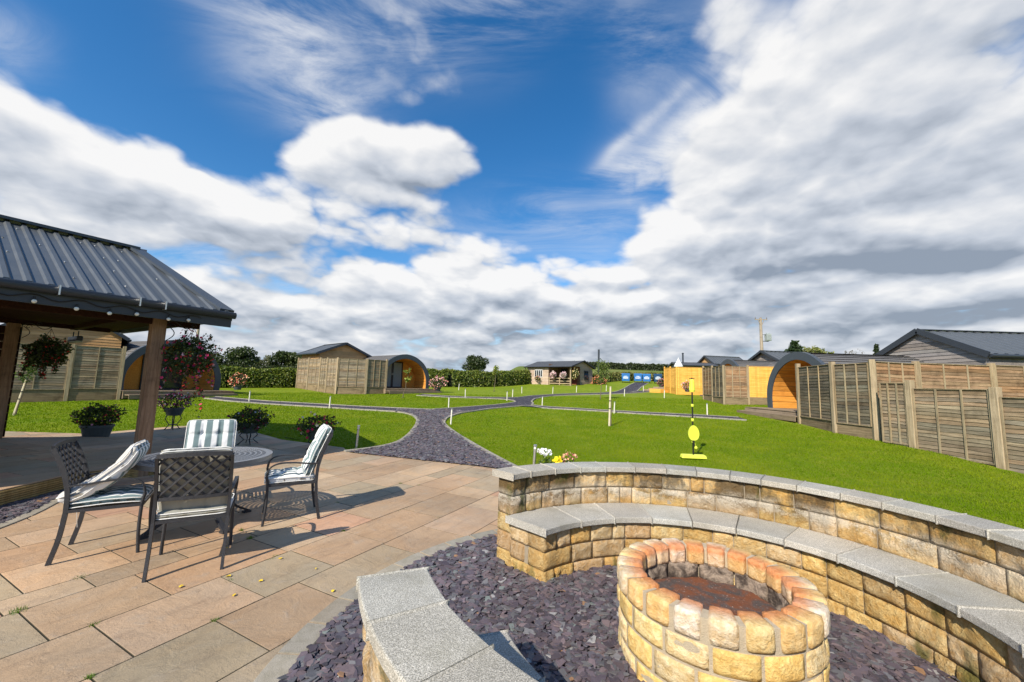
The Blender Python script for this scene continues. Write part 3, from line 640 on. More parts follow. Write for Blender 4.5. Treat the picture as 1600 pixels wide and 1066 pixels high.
def seat_wall(label,ta,tb,tbb,seatlab,hi_det):
    """ta..tb wall extent (degrees, ta<tb), bench from tbb[0]..tbb[1]"""
    root=thing('seating_wall',label,'stone seat wall',(0,0,0))
    mo=MB(); sector(mo,R_(ta+.6),R_(tb-.6),1.752,1.918,0.,.75); sector(mo,R_(tbb[0]+.8),R_(tbb[1]-.8),1.349,1.76,-.01,.39)
    mo.build('mortar_core',MT['mortar'],root)
    bw=MB(); 
    zc=[-.03,.125,.28,.435,.60,.752]
    for k in range(5):
        t=ta
        while t<tb-1:
            L=random.choice([.13,.20,.27,.30,.36]); dt=math.degrees(L/1.83)
            if k==0: pass
            if tb-(t+dt)<4: dt=tb-t
            rblock(bw,RC[0],RC[1],R_(t)+.0012,R_(t+dt)-.0012,1.74,1.93,zc[k]+.001,zc[k+1]-.001,jit(random.choice(STC),.12),amp=.011,n=(10,3,7) if hi_det else (6,3,4)); t+=dt
    bw.build('back_blockwork',MT['stone'],root,smooth=True)
    bb=MB(); zc=[-.04,.10,.245,.393]
    for k in range(3):
        t=tbb[0]
        while t<tbb[1]-1:
            L=random.choice([.12,.16,.22,.28,.24,.32]); dt=math.degrees(L/1.35)
            if tbb[1]-(t+dt)<5: dt=tbb[1]-t
            rblock(bb,RC[0],RC[1],R_(t)+.0012,R_(t+dt)-.0012,1.335,1.52,zc[k]+.001,zc[k+1]-.001,jit(random.choice(STC),.12),amp=.011,n=(7,3,5)); t+=dt
        for e_,sg in((tbb[0],1),(tbb[1],-1)):      # returns at the bench ends
            a0,a1=sorted((e_,e_+sg*7)); rblock(bb,RC[0],RC[1],R_(a0),R_(a1),1.525+(.05 if k==1 else 0),1.735,zc[k]+.003,zc[k+1]-.003,jit(random.choice(STC),.12),amp=.008,n=(4,5,5))
    bb.build('bench_blockwork',MT['stone'],root,smooth=True)
    t=ta-1.2
    while t<tb:
        dt=min(math.degrees(random.uniform(.27,.34)/1.84),tb+1.2-t)
        if tb+1.2-(t+dt)<4: dt=tb+1.2-t
        c=jit((1.02,.97,.88),.12); o=slabarc(R_(t)+.0012,R_(t+dt)-.0012,1.695+random.uniform(-.004,.004),1.972,.756,.806+random.uniform(-.0015,.0015),c).build('coping_stone',MT['coping'],root,bevel=.006); t+=dt
        if dt<1: break
    t=tbb[0]-1.6
    while t<tbb[1]:
        dt=min(math.degrees(.40/1.52),tbb[1]+1.6-t)
        if tbb[1]+1.6-(t+dt)<6: dt=tbb[1]+1.6-t
        c=jit((1.12,1.08,1.0),.10); slabarc(R_(t)+.002,R_(t+dt)-.002,1.293+random.uniform(-.004,.004),1.75,.396,.446+random.uniform(-.002,.002),c).build('seat_slab',MT['coping'],root,bevel=.006); t+=dt
        if dt<1: break
    return root
seat_wall('long curved stone bench and back wall with grey coping, sweeping behind the fire pit',-32,133.5,(-32,134),'',True)
seat_wall('short curved stone wall and bench in the foreground, left of the fire pit by the patio kerb',-157.3,-62,(-159.5,-62),'',True)
# fire pit
PC=(1.262,2.56); pit=thing('fire_pit','round yellow stone fire pit with a brick rim and rusty ash inside','fire pit',(0,0,0))
mo=MB()
def ringbox(mb,r0,r1,z0,z1,n=64):
    prof=[(r0,z0),(r1,z0),(r1,z1),(r0,z1)]; vs=[(PC[0]+r_*math.cos(2*PI*k/n),PC[1]+r_*math.sin(2*PI*k/n),z) for k in range(n) for r_,z in prof]
    mb.add(vs,[(k*4+j,k*4+(j+1)%4,((k+1)%n)*4+(j+1)%4,((k+1)%n)*4+j) for k in range(n) for j in range(4)])
ringbox(mo,.452,.541,-.02,.486); mo.build('mortar_core',M_flat('pit_mortar',(.52,.43,.30),.95,0,.35,24,.008),pit)
def rimcol(b_,c,col):
    if b_<.72: k=min(.85,(.80-b_)*1.6); k*=1 if c>.6 else .25; return tuple(col[i]*(1-k)+(.66,.25,.10)[i]*k for i in range(3))
    return col
rb=MB(); nb=21
for k in range(nb):
    a0=2*PI*k/nb+.025; a1=2*PI*(k+1)/nb-.025*random.uniform(.6,1.4)
    rblock(rb,PC[0],PC[1],a0,a1,.408,.557,.375,.500,jit(random.choice([(.74,.56,.27),(.76,.52,.23),(.74,.60,.40),(.78,.66,.50)]),.08),amp=.007,n=(6,6,5),colfn=rimcol,rnd_=.015)
rb.build('rim_bricks',MT['pit'],pit,smooth=True)
ob=MB(); zz_=[-.04,.105,.24,.37]
for j in range(3):
    off=random.random(); n_=15
    for k in range(n_):
        a0=2*PI*(k+off)/n_+.009; a1=2*PI*(k+1+off)/n_-.009
        rblock(ob,PC[0],PC[1],a0,a1,.455,.547,zz_[j]+.004,zz_[j+1]-.004,jit(random.choice([(.82,.60,.24),(.80,.62,.30),(.84,.58,.21),(.80,.63,.35)]),.09),amp=.009,n=(7,2,5),rnd_=.012)
ob.build('outer_blockwork',MT['pit'],pit,smooth=True)
ib=MB()
for j,(za,zb_) in enumerate([(.14,.26),(.262,.385)]):
    for k in range(12):
        a0=2*PI*(k+.5*j)/12+.01; a1=2*PI*(k+1+.5*j)/12-.01
        rblock(ib,PC[0],PC[1],a0,a1,.412,.45,za,zb_,(1,1,1),amp=.014,n=(8,2,6),rnd_=.012)
ib.build('sooty_lining',MT['soot'],pit,smooth=True)
am=MB(); n=48; vs=[(PC[0],PC[1],.30)]; fs=[]
for j in range(1,9):
    for k in range(n):
        r_=.43*j/8; t=2*PI*k/n; x_,y_=PC[0]+r_*math.cos(t),PC[1]+r_*math.sin(t)
        vs.append((x_,y_,.30-.01*(j/8)+.014*mnoise.noise(Vector((x_*14,y_*14,0)))))
fs=[(0,1+k,1+(k+1)%n) for k in range(n)]+[(1+j*n+k,1+(j+1)*n+k,1+(j+1)*n+(k+1)%n,1+j*n+(k+1)%n) for j in range(7) for k in range(n)]
am.add(vs,fs); am.build('ash_bed',MT['ash'],pit,smooth=True)
# ================================================================ foliage helpers
GRN=[(.045,.085,.018),(.065,.115,.02),(.09,.14,.025),(.035,.065,.018)]
def leaves(P,size,cols,name,parent=None,m=None,asp=1.8,kind=None,up=.3):
    """one leaf-shaped quad per point"""
    P=np.asarray(P,float); n=len(P); 
    a=rng.random(n)*2*PI; tilt=rng.normal(0,.8,n)
    d=np.stack([np.cos(a)*np.cos(tilt),np.sin(a)*np.cos(tilt),np.sin(tilt)],1); r=rng.normal(0,1,(n,3)); r[:,2]+=up; s=np.cross(d,r); s/=np.linalg.norm(s,axis=1)[:,None]+1e-9
    L=(size*(.6+.8*rng.random(n)))[:,None] if np.isscalar(size) else (size*(.6+.8*rng.random(n)))[:,None]
    w=L/asp
    nrm=np.cross(d,s)
    v0=P-d*L*.5; v1=P+s*w*.5+nrm*w*.12; v2=P+d*L*.5; v3=P-s*w*.5+nrm*w*.12
    V=np.stack([v0,v1,v2,v3],1).reshape(-1,3); C=np.array(cols)[rng.integers(0,len(cols),n)]*(.65+.7*rng.random(n))[:,None]
    return mesh_np(name,V,np.arange(4*n).reshape(-1,4),np.repeat(C,4,0),m or MT['leaf'],parent)
def ballpts(c,r,n,shell=.5):
    d=rng.normal(0,1,(n,3)); d/=np.linalg.norm(d,axis=1)[:,None]; k=(shell+(1-shell)*rng.random(n)**.5)[:,None]
    lump=np.array([mnoise.noise(Vector((float(q[0])*2.1+c[0],float(q[1])*2.1+c[1],float(q[2])*2.1))) for q in d])[:,None]
    return np.array(c)+d*k*np.array(r)*(1+.45*lump)
def flowers(P,size,cols,parent,name='flowers'):
    """small five-petal heads"""
    mb=MB()
    for p in P:
        n=Vector((random.gauss(0,1),random.gauss(-.5,1),random.gauss(.6,.6))).normalized(); a=n.orthogonal().normalized(); b_=n.cross(a); c=jit(random.choice(cols),.18); s=size*random.uniform(.7,1.2); p=Vector(p)
        vs=[p]; 
        for k in range(10):
            t=2*PI*k/10; r_=s*(.5 if k%2==0 else .32); vs.append(p+(a*math.cos(t)+b_*math.sin(t))*r_+n*s*.12)
        mb.add(vs,[(0,1+k,1+(k+1)%10) for k in range(10)],c)
    return tag(mb.build(name,MT['petal'],parent),kind='stuff')
def limb(mb,a,b_,r0,r1,w=.1,n=6):
    a=Vector(a);b_=Vector(b_); pts=[]
    for i in range(n+1):
        t=i/n; p=a.lerp(b_,t); k=w*(b_-a).length*math.sin(PI*t); pts.append(p+Vector((random.gauss(0,k*.5),random.gauss(0,k*.5),0)))
    mb.tube(pts,[r0+(r1-r0)*i/n for i in range(n+1)],6); return pts
def tree(name,label,cat,x,y,h,rad,n,leaf,cols,trunk=.06,trunk_h=.35,sparse=False,conifer=False,group=None,zbase=None,clumps=14):
    z=Tz(x,y) if zbase is None else zbase; t=thing(name,label,cat,(x,y,z),0,group)
    mb=MB(); top=Vector((random.gauss(0,.03*h),0,h*.9)); limb(mb,(0,0,-.1),top,trunk,trunk*.25,.03)
    pts=[]
    if conifer:
        for i in range(int(h*9)):
            k=i/(h*9); zz=h*(.15+.85*k); rr=rad*(1-k)**.9*random.uniform(.75,1.1)
            a=random.random()*2*PI; e_=Vector((rr*math.cos(a),rr*math.sin(a),zz-.1*rr)); mb.tube([(0,0,zz),e_],[trunk*.25,trunk*.08],5)
            m_=max(6,int(n/(h*9))); q=rng.random((m_,1)); pts.append(np.array((0,0,zz))+(np.array(e_)-np.array((0,0,zz)))*q+rng.normal(0,.045*rad+.03,(m_,3))*[1,1,.6])
    else:
        for i in range(clumps):
            a=random.random()*2*PI; k=random.random(); zz=h*(trunk_h+(1-trunk_h)*k*.9); rr=rad*math.sin(PI*min(1,.25+.65*k))**.7*random.uniform(.35,.85)
            e_=Vector((rr*math.cos(a),rr*math.sin(a),zz)); limb(mb,(0,0,max(h*trunk_h*.7,zz-rr*.9)),e_,trunk*.45,trunk*.1,.06,4)
            m_=n//clumps; s=rad*random.uniform(.28,.5)
            pts.append(ballpts(e_,(s,s,s*.75),m_,.25 if sparse else .5))
    mb.build('trunk',MT['bark'],t); leaves(np.concatenate(pts),leaf,cols,'crown',t); return t
def hedge(label,pts,h,w,n,leaf,cols,group='hedges round the site'):
    pts=[Vector((p[0],p[1])) for p in pts]; tot=sum((b_-a).length for a,b_ in zip(pts,pts[1:])); P=[]; core=MB()
    root=thing('hedge',label,'hedge',(0,0,0),0,group)
    for a,b_ in zip(pts,pts[1:]):
        L=(b_-a).length; k=max(1,int(n*L/tot)); d=(b_-a)/L; q=Vector((-d.y,d.x)); s=rng.random(k)*L; ph=rng.random(k)
        cx=a.x+d.x*s; cy=a.y+d.y*s; lump=np.array([mnoise.noise(Vector((float(i)*.55,float(j)*.55,1.3)))+.6*mnoise.noise(Vector((float(i)*1.8,float(j)*1.8,5.3))) for i,j in zip(cx,cy)])
        ang=ph*PI; rr=.78+.22*rng.random(k); hh=h*(1+.16*lump)
        oy=np.clip(np.cos(ang)*1.15,-1,1)*w/2*rr*(1+.25*lump); oz=np.clip(np.sin(ang)*1.3,0,1)*hh*rr
        P.append(np.stack([cx+q.x*oy,cy+q.y*oy,T(cx,cy)+oz],1))
        m=max(1,int(L/1.0))
        for i in range(m):
            p=a+d*L*(i+.5)/m; core.box((p.x,p.y,Tz(p.x,p.y)+h*.36),(L/m,w*.55,h*.72),math.atan2(d.y,d.x))
    core.build('dark_core',M_flat('hedge_core',(.014,.02,.008),.95,0,.5,6,.02) if 'hedge_core' not in bpy.data.materials else bpy.data.materials['hedge_core'],root)  # plain dark boxes stand in for the hedge's dark inside
    leaves(np.concatenate(P),leaf,cols,'foliage',root); return root
HG=[(.09,.135,.02),(.14,.185,.025),(.20,.235,.035),(.06,.095,.016),(.26,.265,.06)]
hedge('tall leafy hedge with sunlit yellow-green top between the left pod and the hot-tub cabin',[(-24.5,27.5),(-21,29.6),(-17.5,32.5),(-16.2,34)],1.5,1.6,16000,.17,HG)
hedge('long hedge running behind the lawn between the middle pod and the gabled cottage',[(-11.5,41),(-6.5,41.5),(-2,44.6),(1.8,49.5)],1.68,1.8,16000,.2,HG)
hedge('far hedge with yellowing leaves behind the blue bins and the slate drive',[(10.5,50),(15,56),(21,58),(30,60)],1.15,1.6,7000,.24,[(.20,.20,.05),(.15,.17,.04),(.24,.20,.07),(.09,.12,.03)])
hedge('thin dark field hedge on the rise beyond the left lawn hedge',[(-70,66),(-50,72),(-30,78),(-18,86)],1.4,1.6,5000,.4,[(.03,.045,.015),(.05,.06,.02)])
hedge('dark hedgerow along the top of the far pasture at the right of the flue pole',[(28,190),(48,188),(75,186)],3,4,4000,.9,[(.04,.055,.02),(.06,.075,.03)])
DK=[(.035,.055,.016),(.05,.075,.02),(.07,.09,.025),(.025,.04,.014)]
tree('oak_tree','round dark green tree on the skyline just right of the left pod','tree',-50.8,75,4.3,3.3,5000,.4,DK,.25,.2,clumps=22)
tree('oak_tree','low dark bushy tree hard against the left edge of the left pod roof skyline','tree',-55.5,74,3.1,3.0,4000,.4,DK,.2,.15,clumps=18)
tree('bare_tree','thin half-bare tree standing alone on the left skyline between two dark trees','tree',-47.2,76,3.3,1.8,900,.3,[(.12,.13,.06)],.12,.3,sparse=True)
tree('oak_tree','broad dark tree on the skyline left of the hot-tub cabin roof','tree',-45.0,78,3.9,2.8,5000,.4,DK,.25,.2,clumps=22)
tree('oak_tree','yellow-green tree touching the left end of the hot-tub cabin roof','tree',-42.0,78,3.7,2.4,4500,.4,[(.09,.11,.03),(.07,.09,.025),(.05,.07,.02)],.22,.2,clumps=20)
tree('oak_tree','small dark windswept tree alone above the middle hedge','tree',-6.1,70,4.0,2.3,4200,.3,DK,.2,.42,clumps=18)
tree('beech_tree','tall dark tree behind the brown shed, left of the left pod','tree',-27.5,25.5,4.1,1.9,5000,.17,DK,.14,.15,clumps=20)
tree('fir_tree','dark fir tree rising behind the pod with the open orange front','tree',43,60,6.5,3.2,5000,.5,[(.03,.055,.02),(.045,.07,.025)],.3,conifer=True)
tree('ash_tree','pale yellow-green round tree right of the dark fir','tree',45.5,60,5.7,2.8,5000,.3,[(.20,.22,.06),(.15,.17,.04),(.26,.26,.09)],.2,.2,clumps=20)
tree('bare_tree','leafless twiggy tree between the pod roof and the big shed gable','tree',51.8,60,5.6,2.0,500,.2,[(.14,.12,.09)],.12,.2,sparse=True)
tree('bare_tree','second leafless twiggy tree, smaller, nearer the big shed gable','tree',54.2,60,5.3,1.6,400,.2,[(.14,.12,.09)],.10,.2,sparse=True)
tree('spruce_tree','spiky dark spruce left of the big shed gable','tree',55.5,60,6.5,1.5,2200,.35,[(.03,.05,.02),(.045,.065,.025)],.2,conifer=True)
tree('spruce_tree','slim spruce tip half hidden by the slope of the big shed roof','tree',58.8,60,6.4,1.1,1800,.35,[(.03,.05,.02),(.045,.065,.025)],.2,conifer=True)

# ================================================================ fences
def fence(label,pts,h,style,posts=True,gravel=.32,postw=.10,first=True,last=True,group=None,subs=None,cap=True,bat=3,facing=-1,cat='fence',widths=None):
    """pts: list of (x,y); panels between neighbours. top heights follow the ground in steps. style per panel"""
    root=thing('timber_fence',label,cat,(0,0,0),0,group)
    N=len(pts)-1
    for i in range(N):
        a=Vector(pts[i]);c=Vector(pts[i+1]); d=(c-a); L=d.length; d/=L; st=style[i] if isinstance(style,list) else style
        z0=min(Tz(*a),Tz(*c)); ang=math.atan2(d.y,d.x); mid=(a+c)/2; hh=h[i] if isinstance(h,list) else h; gr=gravel
        m=MT['newfence'] if st=='new' else MT['fence']
        tone=(1,1,1) if st!='grey' else (.62,.66,.70)
        if st=='brown': tone=(1.15,.92,.78)
        Lw=L-postw-.01; Mt=Matrix.Translation((mid.x,mid.y,z0))@Matrix.Rotation(ang,4,'Z'); o=None
        mb=MB()
        if st=='new':
            nb_=int(Lw/.115)
            for k in range(nb_):
                w_=Lw/nb_; c_=jit((1,1,1),.12); mb.box((-Lw/2+(k+.5)*w_,0,gr+(hh-gr)/2),(w_*.97,.022+.008*(k%2),hh-gr-.03),0,c_)
            for k in range(3): mb.box((0,.03*-facing,gr+.15+(hh-gr-.3)*k/2),(Lw,.035,.06),0,(.9,.9,.9))
        else:
            nb_=18; bh=(hh-gr)/nb_
            for k in range(nb_):
                c_=tuple(x_*t_ for x_,t_ in zip(jit((1,1,1),.28),tone)); ns=10; vs=[]; sd=random.random()*99
                for j in range(ns+1):
                    x_=-Lw/2+Lw*j/ns; wv=mnoise.noise(Vector((x_*2.2+sd,k*3.1,0)))*.022
                    zb=gr+k*bh-.018+wv; zt=gr+(k+1)*bh+.012
                    yo=.019+.004*mnoise.noise(Vector((x_*3,sd,k)))
                    vs+=[(x_,-yo,zb),(x_,-.002,zt),(x_,.004,zt),(x_,.010,zb)] if facing<0 else [(x_,yo,zb),(x_,.002,zt),(x_,-.004,zt),(x_,-.010,zb)]
                fs=[(j*4+q,(j+1)*4+q,(j+1)*4+(q+1)%4,j*4+(q+1)%4) if facing>0 else (j*4+q,j*4+(q+1)%4,(j+1)*4+(q+1)%4,(j+1)*4+q) for j in range(ns) for q in range(4)]
                mb.add(vs,fs,c_)
        o=mb.build('panel',m,root); o.matrix_world=Mt
        bt=MB()
        bx=[-Lw/2+.02,Lw/2-.02]+[-Lw/2+Lw*(q+1)/(bat) for q in range(bat-1)]
        if st!='new':
            for x_ in bx:
                for sd in (-1,1): bt.box((x_,.033*sd,gr+(hh-gr)/2),(.035,.022,hh-gr),0,jit((1,1,1),.15))
            bt.box((0,.02*facing,gr+.012),(Lw,.04,.03),0,(.8,.8,.8))
        bt.box((0,0,hh+.006),(Lw,.075,.02),0,(.9,.9,.9)) if cap else None
        if bt.v: q_=bt.build('battens',MT['newfence'] if st=='new' else MT['batten'],o)
        if gr>.02:
            gb=MB(); 
            for k in range(2): gb.box((0,.008*k,gr*(k*.5+.25)-.06),(Lw,.03,gr*.5+.11 if k==0 else gr*.5+.115),0,jit((.95,.9,.8),.1))
            q_=gb.build('gravel_board',MT['fence'] if not(st=='new' and subs) else MT['newfence'],root); q_.matrix_world=Mt
    for i in range(N+1):
        if (i==0 and not first) or (i==N and not last): continue
        p=pts[i]; z=Tz(*p); hh=h[min(i,N-1)] if isinstance(h,list) else h
        mb=MB(); mb.box((0,0,hh/2+.02),(postw,postw,hh+.14),0,jit((1,1,1),.12))
        a_=Vector(pts[max(i-1,0)]);c_=Vector(pts[min(i+1,N)]); q_=mb.build('post',MT['post'] if not (isinstance(style,list) and style[min(i,N-1)]=='new' and subs) else MT['newfence'],root,bevel=.006); q_.location=(p[0],p[1],z-.03); q_.rotation_euler=(0,0,math.atan2((c_-a_).y,(c_-a_).x))
    return root
GF='screen fences round the cabins'
fence('weathered brown timber fence at the far left, seen under the shelter roof',[(-21.6,14.4),(-20.3,15.8),(-19.02,17.2),(-17.95,18.4)],2.38,'aged',postw=.12,gravel=.52,group=GF,bat=2)
fence('tall weathered timber screen in front of the gabled cabin by the middle pod',[(-16.9,31.6),(-15.2,29.9),(-13.5,28.2),(-12.5,27.1),(-11.44,26.21),(-9.75,26.9),(-8.75,27.95)],2.32,'aged',postw=.12,gravel=.46,group=GF)
fence('tall weathered fence running from the right pod deck back along the big right-hand shed',[(10.66,14.75),(10.2,12.6),(10.27,11.29),(12.0,11.75),(14.55,12.0),(17.7,12.3)],[2.12,2.14,2.18,2.14,2.10],['grey','grey','brown','brown','brown'],gravel=.34,postw=.13,group=GF)
fence('lower weathered waney-board fence in the right foreground with one thick leaning post',[(10.12,11.0),(10.22,10.2),(10.40,8.55),(10.58,6.85),(10.76,5.15)],[1.60,1.62,1.62,1.62],'aged',gravel=.03,postw=.14,first=False,group=GF)
fence('grey and brown fence with one new orange panel, left of the nearest right pod',[(13.0,26.9),(12.6,24.9),(12.23,22.85),(13.55,22.75),(15.5,22.6)],2.17,['brown','grey','brown','new'],gravel=.40,group=GF)
fence('bright orange new timber fence furthest from the patio, beside the brown planter steps',[(13.9,36.0),(13.7,34.2),(13.5,32.4),(15.6,32.2),(17.6,32.0)],2.2,['new','new','new','new'],gravel=.5,group=GF,subs=1)

# ================================================================ gabled sheds
def shed(name,label,cat,x,y,th,w,L,ze,zr,clad='clad',roof='sheet',over=.25,grp=None,detail=1,fasw=.16):
    z0=Tz(x,y)-.2; root=thing(name,label,cat,(x,y,0),th,grp)
    # local: gable along +x (0..w), body along +y (0..L)
    mb=MB(); i_=over
    wl=i_; wr=w-i_; sl=(zr-ze)/(w/2); eb=ze+sl*i_-.06
    for (a,c) in (((wl,i_,z0),(wl,L-i_,z0)),((wr,i_,z0),(wr,L-i_,z0))):
        mb.add([a,c,(c[0],c[1],eb),(a[0],a[1],eb)],[(0,1,2,3)],(.8,.8,.8))
    mb.add([(wl,L-i_,z0),(wr,L-i_,z0),(wr,L-i_,eb),(w/2,L-i_,zr-.07),(wl,L-i_,eb)],[(0,1,2,3,4)])
    mb.add([(wl,i_+.03,z0),(wr,i_+.03,z0),(wr,i_+.03,eb),(w/2,i_+.03,zr-.07),(wl,i_+.03,eb)],[(0,1,2,3,4)],(.6,.6,.6))
    # lapped boards on the gable
    bh=.14; z=z0
    while z<zr-.12:
        za=z;zb=min(z+bh,zr-.08)
        def xr(zz): 
            if zz<=eb: return wl,wr
            k=(zz-eb)/(zr-.07-eb)*(w/2-wl); return wl+k,wr-k
        a0,a1=xr(za);b0,b1=xr(zb)
        if a1-a0>.05: mb.add([(a0,i_-.012,za),(a1,i_-.012,za),(b1,i_+.006,zb),(b0,i_+.006,zb),(a0,i_+.02,za),(a1,i_+.02,za)],[(0,1,2,3),(0,4,5,1)],jit((1,1,1),.16))
        z+=bh
    mb.build('wall',MT[clad],root)
    rf=MB(); 
    for sd in(0,1):
        xe=0 if sd==0 else w; n=int(L/.09) if roof=='sheet' else int(L/1)+1; vs=[]; 
        for k in range(n+1):
            yy=L*k/n; hb=(.0,.0,.03,.03)[k%4] if roof=='sheet' else 0
            vs+=[(xe,yy,ze+hb),(w/2,yy,zr+hb),(xe,yy,ze+hb-.04),(w/2,yy,zr+hb-.04)]
        fs=[]
        for k in range(n): fs+=[(k*4,k*4+1,(k+1)*4+1,(k+1)*4),(k*4+2,(k+1)*4+2,(k+1)*4+3,k*4+3)]
        fs+=[(0,2,3,1),(n*4,n*4+1,n*4+3,n*4+2)]
        rf.add(vs,fs)
    rf.build('roof',MT['roof'] if roof=='sheet' else MT['shedroof'],root)
    fa=MB()
    for yy in(-.02,L+.02):
        for sd in(0,1): fa.beam((0 if sd==0 else w,yy,ze-.03),(w/2,yy,zr-.03+.02),.035,fasw)
    fa.beam((w/2,-.03,zr+.035),(w/2,L+.03,zr+.035),.22,.03)
    fa.build('bargeboard',MT['fascia'],root)
    gu=MB()
    for sd in(0,1):
        xe=-.05 if sd==0 else w+.05; gu.tube([(xe,0,ze-.05),(xe,L,ze-.05)],.055,8); gu.beam((xe+(.05 if sd==0 else -.05),0,ze-.06),(xe+(.05 if sd==0 else -.05),L,ze-.06),.02,.14)
    gu.build('gutter',MT['fascia'],root)
    return root
shed('gabled_cabin','gabled honey-timber cabin with dark roof behind the middle fence, left of the middle pod','cabin',-14.2,28.98,.834,4.25,3.8,3.53,4.42)
shed('gabled_cabin','brown timber gabled cabin at the far left, its sunlit gable seen under the shelter beam','cabin',-21.9,16.6,.82,4.2,4.,3.28,4.72)
s4=shed('gabled_shed','large grey-boarded shed with blue-grey ribbed roof behind the fences at the right','shed',16.35,18.2,R_(-90),4.7,9.,3.14,4.27,'greyclad',fasw=.22,over=.10)
shed('gabled_shed','grey-boarded shed with ribbed roof behind the orange-lined pod, in front of the utility pole','shed',18.9,32.2,-1.43,3.7,5.6,3.86,4.76,'greyclad')
shed('gabled_shed','smaller brown-gabled shed with ribbed roof between the orange fence and the utility pole','shed',23.0,49.5,-1.42,3.5,4.6,4.75,5.77,'clad')
s1=shed('low_shed','low dark-roofed shed farthest back over the orange fence, with a black flue pipe','shed',19.29,48.94,-1.71,4.15,4.4,4.43,4.80,'greyclad','felt')
mb=MB(); mb.tube([(2.2,1.2,4.6),(2.2,1.2,5.85)],.09,10); mb.lathe([(.12,0),(.16,.02),(.02,.12)],10,(2.2,1.2,5.85)); mb.build('flue_pipe',MT['fascia'],s1)
mb=MB(); mb.lathe([(.46,0),(.34,.28),(.16,.58),(.02,.88)],12,(0,0,0)); mb.lathe([(.02,.85),(.02,1.0)],6)
o=mb.build('parasol',MT['white'],loc=(17.7,42,4.05)); 
mb=MB(); mb.tube([(0,0,-2.4),(0,0,.05)],.03,8); mb.build('pole',MT['steel'],o)
tag(o,'white pointed top of a closed parasol poking above the orange fence','parasol')

